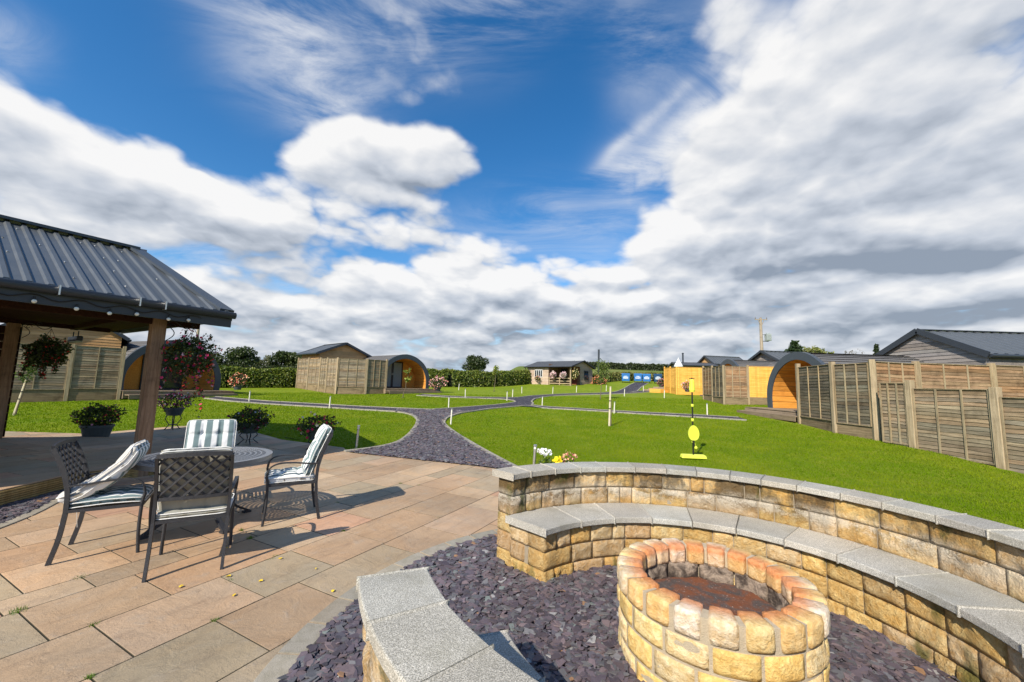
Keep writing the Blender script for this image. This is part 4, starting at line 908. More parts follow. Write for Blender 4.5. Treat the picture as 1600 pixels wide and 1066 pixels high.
# ---------------------------------------------------------------- pods
def pod(label,fx,fy,th,w=4.6,h=2.5,L=4.6,deckd=1.1,glass=True,deckw=None,zb=None,lean=1,doorx=-.35,step=True,curt=True):
    """origin at centre of deck front edge; local +y points into the pod"""
    z0=Tz(fx,fy); zd=.30; root=thing('camping_pod',label,'pod',(fx,fy,z0),th)
    hw=w/2
    def prof(s=1.,n=28,off=0.):
        out=[]
        for i in range(n+1):
            t=PI*i/n; cx=math.cos(t); sx=math.sin(t)
            x_=(hw-off)*math.copysign(abs(cx)**.82,cx); z_=(h-off)*(abs(sx)**.92)*(1+.045*max(0,1-abs(cx)*2.2))
            if z_<.9: x_*=1-.05*(1-z_/.9)
            out.append((x_,z_))
        return out
    y0,y1=deckd,deckd+L
    def shell(off,ya,yb,m,name,rib=False,inner=False):
        mb=MB(); pr_=prof(off=off); ny=int((yb-ya)/.22) if rib else 6; vs=[]
        for j in range(ny+1):
            yy=ya+(yb-ya)*j/ny
            for (x_,z_) in pr_: vs.append((x_,yy,zd+z_))
        n_=len(pr_); fs=[]
        for j in range(ny):
            for i in range(n_-1):
                f_=(j*n_+i,j*n_+i+1,(j+1)*n_+i+1,(j+1)*n_+i); fs.append(f_ if not inner else f_[::-1])
        mb.add(vs,fs,(1,1,1)); o=mb.build(name,m,root,smooth=not rib); return o
    # outer tiles as stepped courses round the curve
    mb=MB(); pr_=prof(n=34)
    for i in range(len(pr_)-1):
        (xa,za),(xb,zb_)=pr_[i],pr_[i+1]; k=1 if xa>0 else -1
        nx_,nz_=(za-zb_),(xb-xa); l_=math.hypot(nx_,nz_); nx_/=l_;nz_/=l_
        if nx_*xa+nz_*za<0: nx_,nz_=-nx_,-nz_
        o1,o2=(.03,.004) if xa+xb>0 else (.004,.03)
        mb.add([(xa+nx_*o1,y0+.06,zd+za+nz_*o1),(xb+nx_*o2,y0+.06,zd+zb_+nz_*o2),(xb+nx_*o2,y1,zd+zb_+nz_*o2),(xa+nx_*o1,y1,zd+za+nz_*o1),(xb,y0+.06,zd+zb_),(xb,y1,zd+zb_)],[(0,1,2,3),(1,4,5,2)],jit((1,1,1),.1))
    mb.build('roof_shell',MT['shingle'],root)
    # broad dark arch at the front
    mb=MB(); a=prof(off=-.05,n=40); c=prof(off=.27,n=40); vs=[];fs=[]
    for (x1,z1),(x2,z2) in zip(a,c): vs+=[(x1,y0-.05,zd+z1),(x2,y0-.05,zd+z2),(x2,y0+.02,zd+z2),(x1,y0+.12,zd+z1)]
    for i in range(len(a)-1):
        for k in range(4): fs.append((i*4+k,i*4+(k+1)%4,(i+1)*4+(k+1)%4,(i+1)*4+k))
    fs+=[(0,1,2,3),(len(a)*4-1,len(a)*4-2,len(a)*4-3,len(a)*4-4)]
    mb.add(vs,fs); mb.build('arch_trim',MT['anthracite'],root)
    # boarded lining
    mb=MB(); a=prof(off=.27,n=26); yb=y0+1.5
    for i in range(len(a)-1):
        (xa,za),(xb,zb_)=a[i],a[i+1]
        gx,gz=(xb-xa)*.03,(zb_-za)*.03
        mb.add([(xa+gx,y0,zd+za+gz),(xb-gx,y0,zd+zb_-gz),(xb-gx,yb,zd+zb_-gz),(xa+gx,yb,zd+za+gz),(xb-gx,y0,zd+zb_-gz),(xb*1.012,y0,zd+zb_*1.008),(xb*1.012,yb,zd+zb_*1.008)],[(0,1,2,3),(2,1,5,6)],jit((1,1,1),.13))
    mb.build('timber_lining',MT['podlining'],root)
    # end wall with doors
    mb=MB(); a=prof(off=.26,n=30); yw=yb-.02
    mb.add([(x_,yw,zd+z_) for x_,z_ in a],[tuple(range(len(a)))],(.95,.95,.95)); mb.build('end_wall',MT['podlining'],root)
    dr=thing_part('door_set',root)
    g_=MB(); g_.box((doorx,yw-.06,zd+1.02),(1.9,.06,2.04),0); fr=g_.build('door_frame',MT['black'],root)
    for sx in(-.46,.46):
        p=MB(); p.box((doorx+sx,yw-.1,zd+1.03),(.72,.02,1.86),0); p.build('glass_pane',MT['curtain'] if curt else MT['glass'],fr)
    hd=MB(); hd.tube([(doorx-.04,yw-.13,zd+.98),(doorx-.04,yw-.13,zd+1.15)],.012,6); hd.tube([(doorx+.05,yw-.13,zd+.98),(doorx+.05,yw-.13,zd+1.15)],.012,6); hd.build('handle',MT['steel'],fr)
    bpy.data.objects.remove(dr)
    dw=deckw or w*1.0
    dk=MB(); nbd=int((deckd+1.5)/.13)
    for k in range(nbd): dk.box((0,(k+.5)*.13,zd-.015),(dw,.122,.03),0,jit((1,1,1),.15))
    for k in range(2): dk.box((0,-.012+.0*k,.06+.14*k-.02),(dw,.03,.132),0,jit((1,1,1),.12))
    for sx in(-1,1): dk.box((sx*(dw/2-.02),(deckd+1.4)/2,.1),(.03,deckd+1.4,.30),0,(.9,.9,.9))
    dk.build('deck',MT['deck'],root)
    if step:
        stp=MB(); 
        for k in range(3): stp.box((0,-.36+.12*k,.135),(dw*.98,.115,.03),0,jit((1,1,1),.12))
        stp.box((0,-.42,.04),(dw*.98,.03,.17),0,(.8,.8,.8)); stp.build('step',MT['deck'],root)
    return root
def thing_part(n,p):
    o=bpy.data.objects.new(n,None); COL.objects.link(o); o.parent=p; return o
pod('wide curved-roof pod at the left, directly behind the red hanging basket',-16.85,20.75,R_(67.5-0),w=4.8,curt=False,step=True,deckw=5.0,doorx=.2)
pod('curved-roof pod in the middle distance with grey curtained glass doors',-7.15,29.5,R_(50),w=4.6,curt=True,doorx=-.25,deckw=4.7,h=2.42,L=4.4)
pod('nearest pod at the right, its dark arch opening on bright orange boarding',11.0,16.8,R_(-90),w=4.0,h=2.30,curt=False,deckw=3.9,doorx=0)
pod('far pod whose dark arch shows between the orange fence and the grey fence',14.9,28.9,R_(-90),w=3.6,h=2.35,L=3.5,curt=False,deckw=3.4,deckd=.9)

# ---------------------------------------------------------------- cottage
def cottage():
    x,y,th,w,L,ze,zr=6.84,44.84,.86,5.54,6.92,3.89,4.70; z0=1.55
    root=thing('cottage','timber summerhouse with flower-decked veranda at the far side of the lawn','cottage',(x,y,0),th)
    # gable along local +x; long front is the x=0 side running to +y (leftwards in the picture)
    W_=MB(); i_=.3; pd=2.0; pl=3.1   # porch recess: x i_..i_+pd, y i_..i_+pl
    def boards(a,c,za,zb,col=(1,1,1),out=(0,0)):
        z=za
        while z<zb-.01:
            z2=min(z+.16,zb); W_.add([(a[0]+out[0]*.02,a[1]+out[1]*.02,z),(c[0]+out[0]*.02,c[1]+out[1]*.02,z),(c[0],c[1],z2),(a[0],a[1],z2)],[(0,1,2,3)],jit(col,.10)); z=z2
    ze2=ze+.05
    boards((i_,i_+pl),(i_,L-i_),z0,ze2,(1.25,1.2,1.15),(-1,0))           # front wall left part
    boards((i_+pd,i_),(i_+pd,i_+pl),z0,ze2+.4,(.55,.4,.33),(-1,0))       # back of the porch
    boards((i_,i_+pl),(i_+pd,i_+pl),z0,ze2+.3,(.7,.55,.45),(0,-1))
    boards((i_+pd,i_),(w-i_,i_),z0,ze2,(1,.95,.9),(0,-1))                # gable wall
    boards((w-i_,i_),(w-i_,L-i_),z0,ze2); boards((i_,L-i_),(w-i_,L-i_),z0,ze2)
    for yy,cc in((i_,(1.05,1,.95)),(L-i_,(1,1,1))): 
        z=ze2
        while z<zr-.1:
            z2=min(z+.15,zr-.08); k1=(z-ze2)/(zr-.08-ze2)*(w/2-i_);k2=(z2-ze2)/(zr-.08-ze2)*(w/2-i_)
            W_.add([(i_+k1,yy-.02,z),(w-i_-k1,yy-.02,z),(w-i_-k2,yy,z2),(i_+k2,yy,z2)],[(0,1,2,3)],jit(cc,.1)); z=z2
    W_.build('wall',MT['greyclad' if 0 else 'cotclad'],root)
    rf=MB()
    for xe in(0,w): rf.add([(xe,0,ze),(w/2,0,zr),(w/2,L,zr),(xe,L,ze),(xe,0,ze-.08),(w/2,0,zr-.08),(w/2,L,zr-.08),(xe,L,ze-.08)],[(0,1,2,3),(4,7,6,5),(0,4,5,1),(3,2,6,7),(0,3,7,4)])
    r=rf.build('roof',MT['shedroof'],root)
    bb=MB(); bb.beam((0,-.02,ze-.02),(w/2,-.02,zr-.02),.03,.14); bb.beam((w,-.02,ze-.02),(w/2,-.02,zr-.02),.03,.14); bb.build('bargeboard',MT['black'],root)
    gu=MB(); gu.tube([(-.05,0,ze-.06),(-.05,L,ze-.06)],.05,8); gu.tube([(-.03,L-.15,ze-.06),(.2,L-.15,ze-.35),(.22,L-.15,z0)],.04,8); gu.build('gutter',MT['black'],root)
    po=MB(); po.box((i_+.05,i_+.05,(z0+ze)/2),(.14,.14,ze-z0)); po.build('porch_post',MT['post'],root)
    # balustrade
    ba=MB()
    for z in(.18,.46,.78): ba.box((i_+.04,i_+pl/2,z0+.2+z),(.05,pl-.1,.11))
    for k in range(3): ba.box((i_+.06,i_+.1+(pl-.2)*k/2,z0+.65),(.08,.1,.9))
    ba.build('railing',MT['post'],root)
    base=MB(); base.box((w/2,L/2,z0+.12),(w-.3,L-.3,.14)); base.build('floor',MT['deck'],root)
    wi=MB(); wy=i_+pl+1.45
    wi.box((i_-.03,wy,z0+1.52),(.04,1.15,.92)); fr=wi.build('window',MT['white'],root)
    gp=MB()
    for k in range(4): gp.box((i_-.055,wy-.42+.28*k,z0+1.52),(.01,.22,.80))
    gp.build('pane',MT['glass'],fr)
    wi=MB(); wi.box((w*.66,i_-.04,z0+1.45),(.95,.05,1.1)); fr=wi.build('window',MT['fascia'],root)
    gp=MB(); 
    for k in range(2): gp.box((w*.66-.22+.44*k,i_-.07,z0+1.45),(.36,.01,.95))
    gp.build('pane',MT['glass'],fr)
    d=MB(); d.box((i_+pd-.04,i_+pl-.9,z0+1.2),(.05,.95,2.0)); d.build('door',MT['black'],root)
    d=MB(); d.box((i_+pd-.05,i_+.8,z0+1.2),(.05,.9,2.0)); d.build('door',MT['redpaint'],root)
    return root,Matrix.Translation((x,y,0))@Matrix.Rotation(th,4,'Z'),z0
MT['cotclad']=M_wood('cottage_cladding',(.34,.26,.20),(.46,.37,.29),.8,'Y',(.16,.12,.10),.35)
cot,CM,cz=cottage()
def blooms(name,label,cat,c,r,nl,leaf,nf,fs,cols,gcols=GRN,group=None,extra=None):
    t=thing(name,label,cat,c,0,group)
    leaves(ballpts((0,0,0),r,nl,.35),leaf,gcols,'foliage',t)
    flowers(ballpts((0,0,.1*r[2]),tuple(x_*1.06 for x_ in r),nf,.85),fs,cols,t)
    return t
def cw(x_,y_,z_): p=CM@Vector((x_,y_,z_)); return tuple(p)
blooms('flower_box','window box of green and pink flowers under the cottage window','flower box',cw(.05,4.85,cz+.95),(.3,.75,.25),500,.12,90,.12,[(.5,.2,.2),(.6,.45,.2)])
blooms('flower_box','pale pink flowers on the left half of the cottage veranda rail','flower box',cw(.2,2.65,cz+1.32),(.3,.66,.36),300,.12,260,.17,[(.62,.42,.40),(.55,.30,.32),(.65,.55,.50)])
blooms('flower_box','pale pink flowers on the right half of the cottage veranda rail, by the post','flower box',cw(.2,1.25,cz+1.3),(.3,.66,.36),300,.12,260,.17,[(.60,.42,.42),(.52,.30,.34),(.62,.52,.50)])
blooms('hanging_basket','green and yellow hanging basket at the corner of the cottage veranda','basket',cw(.7,-.0,cz+1.5),(.42,.42,.55),600,.13,110,.13,[(.55,.42,.14),(.6,.5,.25)],[(.06,.1,.02),(.12,.13,.03)])
blooms('flowering_bush','bush of orange-red flowers against the right end of the cottage','bush',cw(4.7,-.9,cz+.75),(.8,.8,.75),1500,.14,260,.15,[(.62,.16,.08),(.55,.25,.12)],[(.12,.14,.03),(.06,.09,.02)])
# flue pole by the cottage
mb=MB(); mb.tube([(0,0,0),(0,0,4.2)],.12,10); tag(mb.build('chimney_pole',MT['fascia'],loc=(10.9,49.5,Tz(10.9,49.5))),'tall plain dark post standing behind the right end of the cottage','post')

# ================================================================ poles
def pole(label,x,y,h,r,arm,trans):
    t=thing('utility_pole',label,'utility pole',(x,y,Tz(x,y)-.3))
    mb=MB(); mb.tube([(0,0,0),(0,0,h*.5),(0,0,h)],[r*1.25,r*1.1,r*.85],12); mb.build('pole',MT['pole'],t)
    mb=MB(); mb.box((0,-.1,h-.25),(arm,.1,.12)); 
    if trans: mb.beam((-.05,-.12,h-1.1),(-.42,-.1,h-.3),.05,.05); mb.beam((.05,-.12,h-1.1),(.42,-.1,h-.3),.05,.05)
    mb.build('crossarm',MT['pole'],t)
    for k in(-1,0,1):
        mb=MB(); mb.lathe([(.03,0),(.06,.05),(.035,.08),(.06,.12),(.03,.16),(.02,.3)],8,(k*arm*.46,-.1,h-.19)); mb.build('insulator',MT['ceramic'],t)
    if trans:
        mb=MB(); mb.box((.9,-.05,h-2.7),(.62,.55,.95)); 
        for k in range(5): mb.box((.66+.12*k,-.36,h-2.72),(.04,.1,.75))
        for k in range(3): mb.lathe([(.03,0),(.055,.04),(.03,.07),(.05,.1),(.02,.2)],8,(.7+.2*k,-.05,h-2.22))
        tr=mb.build('transformer',MT['transformer'],t)
        mb=MB(); mb.box((.4,-.05,h-3.25),(1.1,.08,.08)); mb.box((.3,-.05,h-2.35),(.6,.06,.06)); mb.build('bracket',MT['fascia'],tr)
    return t
pole('weathered utility pole with crossarm and grey transformer rising behind the sheds at the right',34.2,54,9.6,.19,1.7,True)
pole('slim pale utility pole with a plain crossarm behind the left pod roof',-43.0,54,8.7,.16,2.0,False)

# ================================================================ pergola / shelter
n_=Vector((-.848,.53,0)); d_=Vector((-.53,-.848,0)); C0=Vector((-4.94,6.90,0)); ZE=2.70; ZR=4.10; HW=2.95; AP=.62; LEN=7.5
def pp(w,a,z=0): return C0+n_*w+d_*a+Vector((0,0,z))
per=thing('shelter','open timber garden shelter with dark ribbed metal roof over the raised left patio','shelter',(0,0,0))
DECKH=.20
rf=MB()
nrib=int((LEN+.3)/.30)
def hz(w,a): # roof height
    return ZE+(ZR-ZE)*min(w,2*HW-w)/HW
# near slope and far slope as trapezoidal sheets; gable verge leans in by AP at the ridge
for side in(0,1):
    prof=[]; a=0.
    seq=[(0,0),(.03,.0),(.052,.034),(.098,.034),(.12,0),(.178,0)]
    while a<LEN:
        for da,hb in seq: 
            if a+da<LEN: prof.append((a+da,hb))
        a+=.185
    vs=[];fs=[]
    for (a_,hb) in prof:
        we=0 if side==0 else 2*HW; wr=HW
        # line of constant a from eave to the ridge, cut by the leaning verge
        k=1. if a_>=AP else a_/AP
        for kk in(0.,k):
            w_=we+(wr-we)*kk
            p=pp(w_,a_,ZE+(ZR-ZE)*kk+hb); q=p-Vector((0,0,.012+hb*.0)); vs+=[p,q]
    for i in range(len(prof)-1): fs+=[(i*4,i*4+2,(i+1)*4+2,(i+1)*4),(i*4+1,(i+1)*4+1,(i+1)*4+3,i*4+3),(i*4,(i+1)*4,(i+1)*4+1,i*4+1)]
    rf.add(vs,fs)
ro=rf.build('roof_sheet',MT['roof'],per)
hp=MB(); A_=pp(0,0,ZE);B_=pp(HW,AP,ZR);D_=pp(2*HW,0,ZE); hp.add([A_,B_,D_,pp(.1,.06,ZE-.02),pp(HW,AP+.05,ZR-.05),pp(2*HW-.1,.06,ZE-.02)],[(0,2,1),(3,4,5),(0,3,5,2)]); hp.build('hip_end',MT['roof'],per)
fl=MB(); up=Vector((0,0,1))
for a_,b_ in((pp(.04,.06,ZE+.04),pp(HW,AP+.03,ZR+.05)),(pp(HW,AP-.03,ZR+.05),pp(2*HW+.02,-.03,ZE+.045)),(pp(HW,AP-.02,ZR+.05),pp(HW,LEN,ZR+.05))): fl.beam(a_,b_,.24,.05)
fl.build('ridge_flashing',MT['anthracite'],per)
# screws
sc=MB()
for k in range(60):
    w_=random.choice([.5,1.2,1.9,2.6]); a_=AP+.11+.185*random.randint(0,30); p=pp(w_,a_,ZE+(ZR-ZE)*w_/HW+.008); sc.ball(p,.012,6,4)
sc.build('roof_screws',MT['steel'],ro)
li=MB()
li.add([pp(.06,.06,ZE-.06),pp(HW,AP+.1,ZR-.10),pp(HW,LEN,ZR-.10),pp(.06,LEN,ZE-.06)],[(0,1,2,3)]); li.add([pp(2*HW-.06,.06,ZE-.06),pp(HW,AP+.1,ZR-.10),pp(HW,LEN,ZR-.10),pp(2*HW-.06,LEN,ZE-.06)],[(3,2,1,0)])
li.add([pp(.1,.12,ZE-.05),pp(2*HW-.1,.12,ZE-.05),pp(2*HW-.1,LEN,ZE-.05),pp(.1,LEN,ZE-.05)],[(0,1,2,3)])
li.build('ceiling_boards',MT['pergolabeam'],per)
fa=MB(); fa.beam(pp(.0,-.0,ZE-.14),pp(.0,LEN,ZE-.14),.03,.22); fa.beam(pp(-.0,0,ZE-.07),pp(2*HW,0,ZE-.045),.03,.13); fa.beam(pp(2*HW,0,ZE-.04),pp(2*HW,LEN,ZE-.04),.03,.08); fa.build('fascia',MT['fascia'],per)
gu=MB(); gu.tube([pp(-.065,-.03,ZE-.045),pp(-.065,LEN,ZE-.045)],.058,12); gt=gu.build('gutter',MT['fascia'],per,smooth=True)
for a_ in(.95,1.25,2.05,2.75,3.4,4.0):
    br=MB(); br.beam(pp(-.068,a_-.008,ZE-.045),pp(-.068,a_+.008,ZE-.045),.128,.128); br.build('gutter_clip',MT['steel'],gt)
# posts and beams
POSTS=[(.45,.85),(.45,4.6),(5.45,1.76),(5.45,5.6)]
for (w_,a_) in POSTS:
    p=pp(w_,a_); mb=MB(); mb.box((0,0,(ZE-.12)/2),(.18,.18,ZE-.12)); o=mb.build('post',MT['pergola'],per,bevel=.012); o.location=p+Vector((0,0,0)); o.rotation_euler=(0,0,math.atan2(d_.y,d_.x))
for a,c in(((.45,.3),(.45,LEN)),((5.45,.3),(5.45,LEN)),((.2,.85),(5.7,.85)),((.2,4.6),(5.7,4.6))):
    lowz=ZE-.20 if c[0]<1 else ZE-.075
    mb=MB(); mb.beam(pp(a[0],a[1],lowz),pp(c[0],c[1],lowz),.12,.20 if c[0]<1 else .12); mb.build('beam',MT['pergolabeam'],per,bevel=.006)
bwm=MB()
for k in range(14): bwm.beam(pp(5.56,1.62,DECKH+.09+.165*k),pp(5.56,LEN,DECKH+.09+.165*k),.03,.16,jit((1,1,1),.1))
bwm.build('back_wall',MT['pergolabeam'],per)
# string of bulbs along the fascia
sl=thing('string_lights','string of small white bulbs looped along the shelter gutter','string lights',(0,0,0))
wv=MB(); pts=[]; bl=[]
for k in range(100):
    a_=.45+6.*k/99; pts.append(pp(-.035,a_,ZE-.16+.03*math.sin(k*.9)))
wv.tube(pts,.006,5); wv.build('cable',MT['black'],sl)
bulb0=None
for k,a_ in enumerate([.62,.92,1.22,1.55,1.85,2.2,2.62,3.0,3.35,3.7,4.05]):
    p=pp(-.06,a_+random.uniform(-.05,.05),ZE-.20+random.uniform(-.03,.03))
    if bulb0 is None:
        m=MB(); m.ball((0,0,-.035),.026,10,8); bulb0=m.build('bulb',MT['bulb'],sl,smooth=True); o=bulb0
        m=MB(); m.tube([(0,0,-.015),(0,0,.03)],.012,6); m.build('socket',MT['black'],bulb0)
        o.location=p
    else: o=copy_tree(bulb0,sl); o.location=p
# raised floor of the shelter
DK_=[(-5.72,2.2),(-5.86,3.6),(-5.93,4.8),(-6.02,5.7),(-5.62,6.62),(-6.4,8.0),(-8.0,9.05),(-9.4,8.8),(-11.4,8.2),(-14,6.5),(-15,3),(-15,0),(-6,0)]
DKp=np.array(DK_); fm=MB(); fm.add([(p[0],p[1],DECKH-.02) for p in DK_],[tuple(reversed(range(len(DK_))))]); 
fm.build('raised_floor_bed',MT['joint']) ; o=bpy.data.objects['raised_floor_bed']; tag(o,kind='structure'); o.name='raised_patio_bed'
fs_=MB()
uu2=np.array([.35,.937]); vv2=np.array([.937,-.35]); v0=-16.
while v0<3:
    wdt=random.choice([.445,.6,.29]); u0=-8.+random.random()*.6
    while u0<14:
        ln=random.choice([.6,.89,.74,.44]); 
        p_=clip_to_rect(DKp,uu2,vv2,u0+.005,u0+ln-.005,v0+.005,v0+wdt-.005)
        if p_ and len(p_)<=9:
            n=len(p_); c=jit(random.choice(SCOL),.1); fs_.add([(q[0],q[1],z) for z in(DECKH-.03,DECKH) for q in p_],[tuple(range(n,2*n))]+[(i,(i+1)%n,(i+1)%n+n,i+n) for i in range(n)],c)
        u0+=ln
    v0+=wdt
tag(fs_.build('raised_patio',MT['patio']),kind='structure')
dk=MB(); edge=DK_[:8]
for a,c in zip(edge,edge[1:]):
    a=Vector((*a,0));c=Vector((*c,0)); d=(c-a).normalized(); nrm=Vector((d.y,-d.x,0))
    for k in range(7):
        z=.014+.0265*k; dk.beam(a+nrm*.012+up*z,c+nrm*.012+up*z,.026,.018,jit((.95,.85,.55),.15))
    dk.beam(a+nrm*.002+up*.093,c+nrm*.002+up*.093,.012,.19,(.35,.33,.22))
tag(dk.build('deck_fascia',MT['post']),kind='structure')
# slate strip and kerb in front of the raised floor
st=MB(); so=[(-5.72,2.2),(-5.86,3.6),(-5.93,4.8),(-6.02,5.7)]; si=[(-4.85,2.2),(-5.02,3.6),(-5.35,4.6),(-5.9,5.62)]
a=resamp(so,14);c=resamp(si,14); st.add([(*p,.0045) for q in zip(a,c) for p in q],[(i*2,i*2+1,i*2+3,i*2+2) for i in range(13)]); tag(st.build('slate_strip',MT['slatebed']),kind='structure')
kk=MB(); kerbline([(-4.8,2.2),(-4.97,3.6),(-5.29,4.6),(-5.86,5.62)],30,w=.11,mb=kk,h=.012,c=(.36,.31,.24)); tag(kk.build('kerb_strip',MT['kerb'],bevel=.005),kind='structure')
N=5000; t=rng.random(N); i_=(t*12.99).astype(int); f_=t*12.99-i_; A2=a[i_]*(1-f_[:,None])+a[i_+1]*f_[:,None]; C2=c[i_]*(1-f_[:,None])+c[i_+1]*f_[:,None]; s=rng.random(N)[:,None]
Pq=A2*(1-s)+C2*s; chips('slate_chips',Pq,.015+.02*rng.random(N),np.full(N,.008),.015,'narrow strip of purple slate chips under the raised floor edge at the left')
# ================================================================ hanging baskets, planters, flowers
RED=[(.55,.02,.03),(.42,.02,.07),(.62,.05,.03)]; MIX=[(.50,.03,.10),(.60,.08,.18),(.35,.015,.12),(.55,.30,.35)]
DG=[(.028,.045,.014),(.04,.065,.018),(.055,.08,.02),(.075,.10,.025)]
def bracket_basket(label,post,dirv,arm,zarm,drop,r,nl,nf,cols,seedtr,lsz=.045):
    t=thing('hanging_basket',label,'hanging basket',tuple(post+dirv*arm+Vector((0,0,zarm-drop))))
    o=Vector((0,0,0)); base=-dirv*arm+Vector((0,0,drop))
    br=MB(); 
    def S(ax,z0,s,cw=1): # scroll
        return [Vector(dirv)*(ax+s*(1-k/14)*math.cos(k*.55)*cw)+Vector((0,0,z0+s*(1-k/14)*math.sin(k*.55))) for k in range(14)]
    br.tube([base+Vector((0,0,.10)),base+Vector((0,0,-.28))],.008,6)
    br.tube([base+Vector(dirv)*(arm*q)+Vector((0,0,.07*math.sin(q*2*PI)*.8)) for q in np.linspace(0,1,14)],.0075,6)
    br.tube([base+Vector(dirv)*(.02+.10*math.sin(q*PI))+Vector((0,0,-.27+.25*q)) for q in np.linspace(0,1,8)],.0065,6)
    for ax,z_,s in((arm*.22,-.03,.05),(arm*.55,.05,.045),(arm*.98,.0,.04)): br.tube([base+p for p in S(ax,z_,s)],.006,5)
    br.build('bracket',MT['black'],t)
    ch=MB()
    for k in range(3):
        a=2*PI*k/3+.4; ch.tube([(0,0,drop-.03),(r*.62*math.cos(a),r*.62*math.sin(a),.02)],.004,5)
    ch.build('chain',MT['black'],t)
    bo=MB(); bo.lathe([(.02,-r*.75),(r*.35,-r*.62),(r*.58,-r*.3),(r*.66,0.)],16,cap=True); bo.build('basket',MT['pot'],t)
    P=[ballpts((0,0,-.04),(r,r,r*1.05),nl,.3)]; FP=[ballpts((0,0,0),(r*1.03,r*1.03,r*1.05),nf,.85)]
    for (a,ln,k) in seedtr:
        m=max(8,int(k)); s=rng.random(m); q=np.stack([r*(.75+.2*s)*math.cos(a)+rng.normal(0,.022,m),r*(.75+.2*s)*math.sin(a)+rng.normal(0,.022,m),-s*ln],1); P.append(q)
        if k>30: FP.append(q[::3]+rng.normal(0,.02,q[::3].shape))
    leaves(np.concatenate(P),lsz,DG,'foliage',t); flowers(np.concatenate(FP),.048,cols,t); return t
pA=pp(.45,.85)
dirA=Vector((.905,.425,0)).normalized()
bracket_basket('big red and pink hanging basket with long trailing stems on the near shelter post',pA+dirA*.10,dirA,.37,2.42,.46,.34,3400,130,MIX+RED,[(-.5,.75,120),(-.2,.95,40),(-2.2,.85,36),(.3,.5,90),(-1.,.6,80),(2.5,.6,30),(-.35,1.35,14),(-1.9,.6,20)])
pB=pp(5.45,1.76); dirB=Vector((.80,.60,0)).normalized()
bracket_basket('dark hanging basket with red flowers on the far shelter post at the left edge',pB+dirB*.12,dirB,.42,2.55,.52,.32,2600,80,[(.5,.03,.02),(.25,.02,.03),(.35,.1,.1)],[(-.8,.6,160),(-.2,.5,110),(-2.4,.55,120)],.06)
def pot(mb,r,h): mb.lathe([(r*.68,0),(r*.92,h*.86),(r*1.0,h*.87),(r*1.0,h),(r*.9,h),(r*.88,h*.9)],20)
def planter(label,x,y,r,h,rf,cz_,nl,nf,cols,gc_=DG,leaf=.05,fs=.05,stand=False,group=None,z=None,lift=0):
    t=thing('planter',label,'planter',(x,y,(Tz(x,y) if z is None else z)),0,group)
    m=MB()
    if stand:
        for k in range(4):
            a=PI/4+k*PI/2; m.tube([(r*.9*math.cos(a),r*.9*math.sin(a),0),(r*.35*math.cos(a),r*.35*math.sin(a),lift*.45),(r*.75*math.cos(a),r*.75*math.sin(a),lift*.8),(r*.6*math.cos(a),r*.6*math.sin(a),lift)],.012,6)
        m.lathe([(r*.36,lift*.44),(r*.40,lift*.44),(r*.40,lift*.47),(r*.36,lift*.47)],16); m.build('wire_stand',MT['black'],t)
        m=MB(); pot(m,r,h); o=m.build('pot',MT['pot'],t); o.location=(0,0,lift)
    else: pot(m,r,h); o=m.build('pot',MT['pot'],t,smooth=False)
    P=ballpts((0,0,cz_),rf,nl,.3); leaves(P,leaf,gc_,'foliage',t); flowers(ballpts((0,0,cz_+.02),tuple(x_*1.04 for x_ in rf),nf,.85),fs,cols,t); return t
planter('dark round pot of red and pink geraniums on the back edge of the shaded patio',-9.35,9.2,.29,.36,(.42,.38,.27),.55,2400,70,[(.45,.05,.04),(.55,.25,.35),(.4,.03,.05)],z=.06)
planter('pink and purple flower pot on a wire stand behind the near shelter post',-9.15,11.0,.23,.2,(.36,.36,.24),.82,1000,230,[(.50,.03,.12),(.62,.20,.35),(.35,.02,.18),(.68,.55,.55)],stand=True,lift=.45,z=.05)
planter('round dark planter with deep purple and white flowers, behind the table',-6.0,9.35,.24,.22,(.42,.40,.27),.56,2600,110,[(.16,.012,.035),(.10,.01,.03),(.22,.02,.05),(.65,.60,.62)],stand=True,lift=.26,z=.06)
planter('planter with a dark red and a cream bloom half hidden behind the right-hand chair',-4.3,9.05,.22,.22,(.42,.40,.24),.52,1500,36,[(.42,.01,.06),(.7,.6,.4),(.5,.02,.05)],stand=True,lift=.22,fs=.075,z=.05)
planter('pot of orange and red blooms on the right end of the left pod deck',-15.6,22.9,.24,.24,(.42,.42,.38),.55,800,160,[(.65,.22,.10),(.55,.10,.08),(.7,.4,.25)],leaf=.07,fs=.09,z=Tz(-15.6,22.9)+.3)
planter('pot of pink and orange flowers on the right end of the middle pod deck',-5.7,31.2,.3,.3,(.62,.55,.45),.6,900,220,[(.62,.28,.18),(.6,.2,.25),(.7,.45,.4)],leaf=.09,fs=.11,z=Tz(-5.7,31.2)+.1)
planter('small ball of pink and purple flowers in a pot before the orange fence',13.45,30.4,.2,.2,(.36,.33,.33),.45,500,130,[(.55,.12,.2),(.4,.05,.2),(.7,.45,.5)],leaf=.07,fs=.08,z=Tz(13.45,30.4)+.3)
planter('small pot of dark red flowers on the brown planter steps by the blue bins',14.5,38.4,.25,.25,(.42,.42,.36),.5,500,110,[(.3,.06,.06),(.5,.3,.28)],leaf=.1,fs=.1,z=Tz(14.5,38.4)+.3)
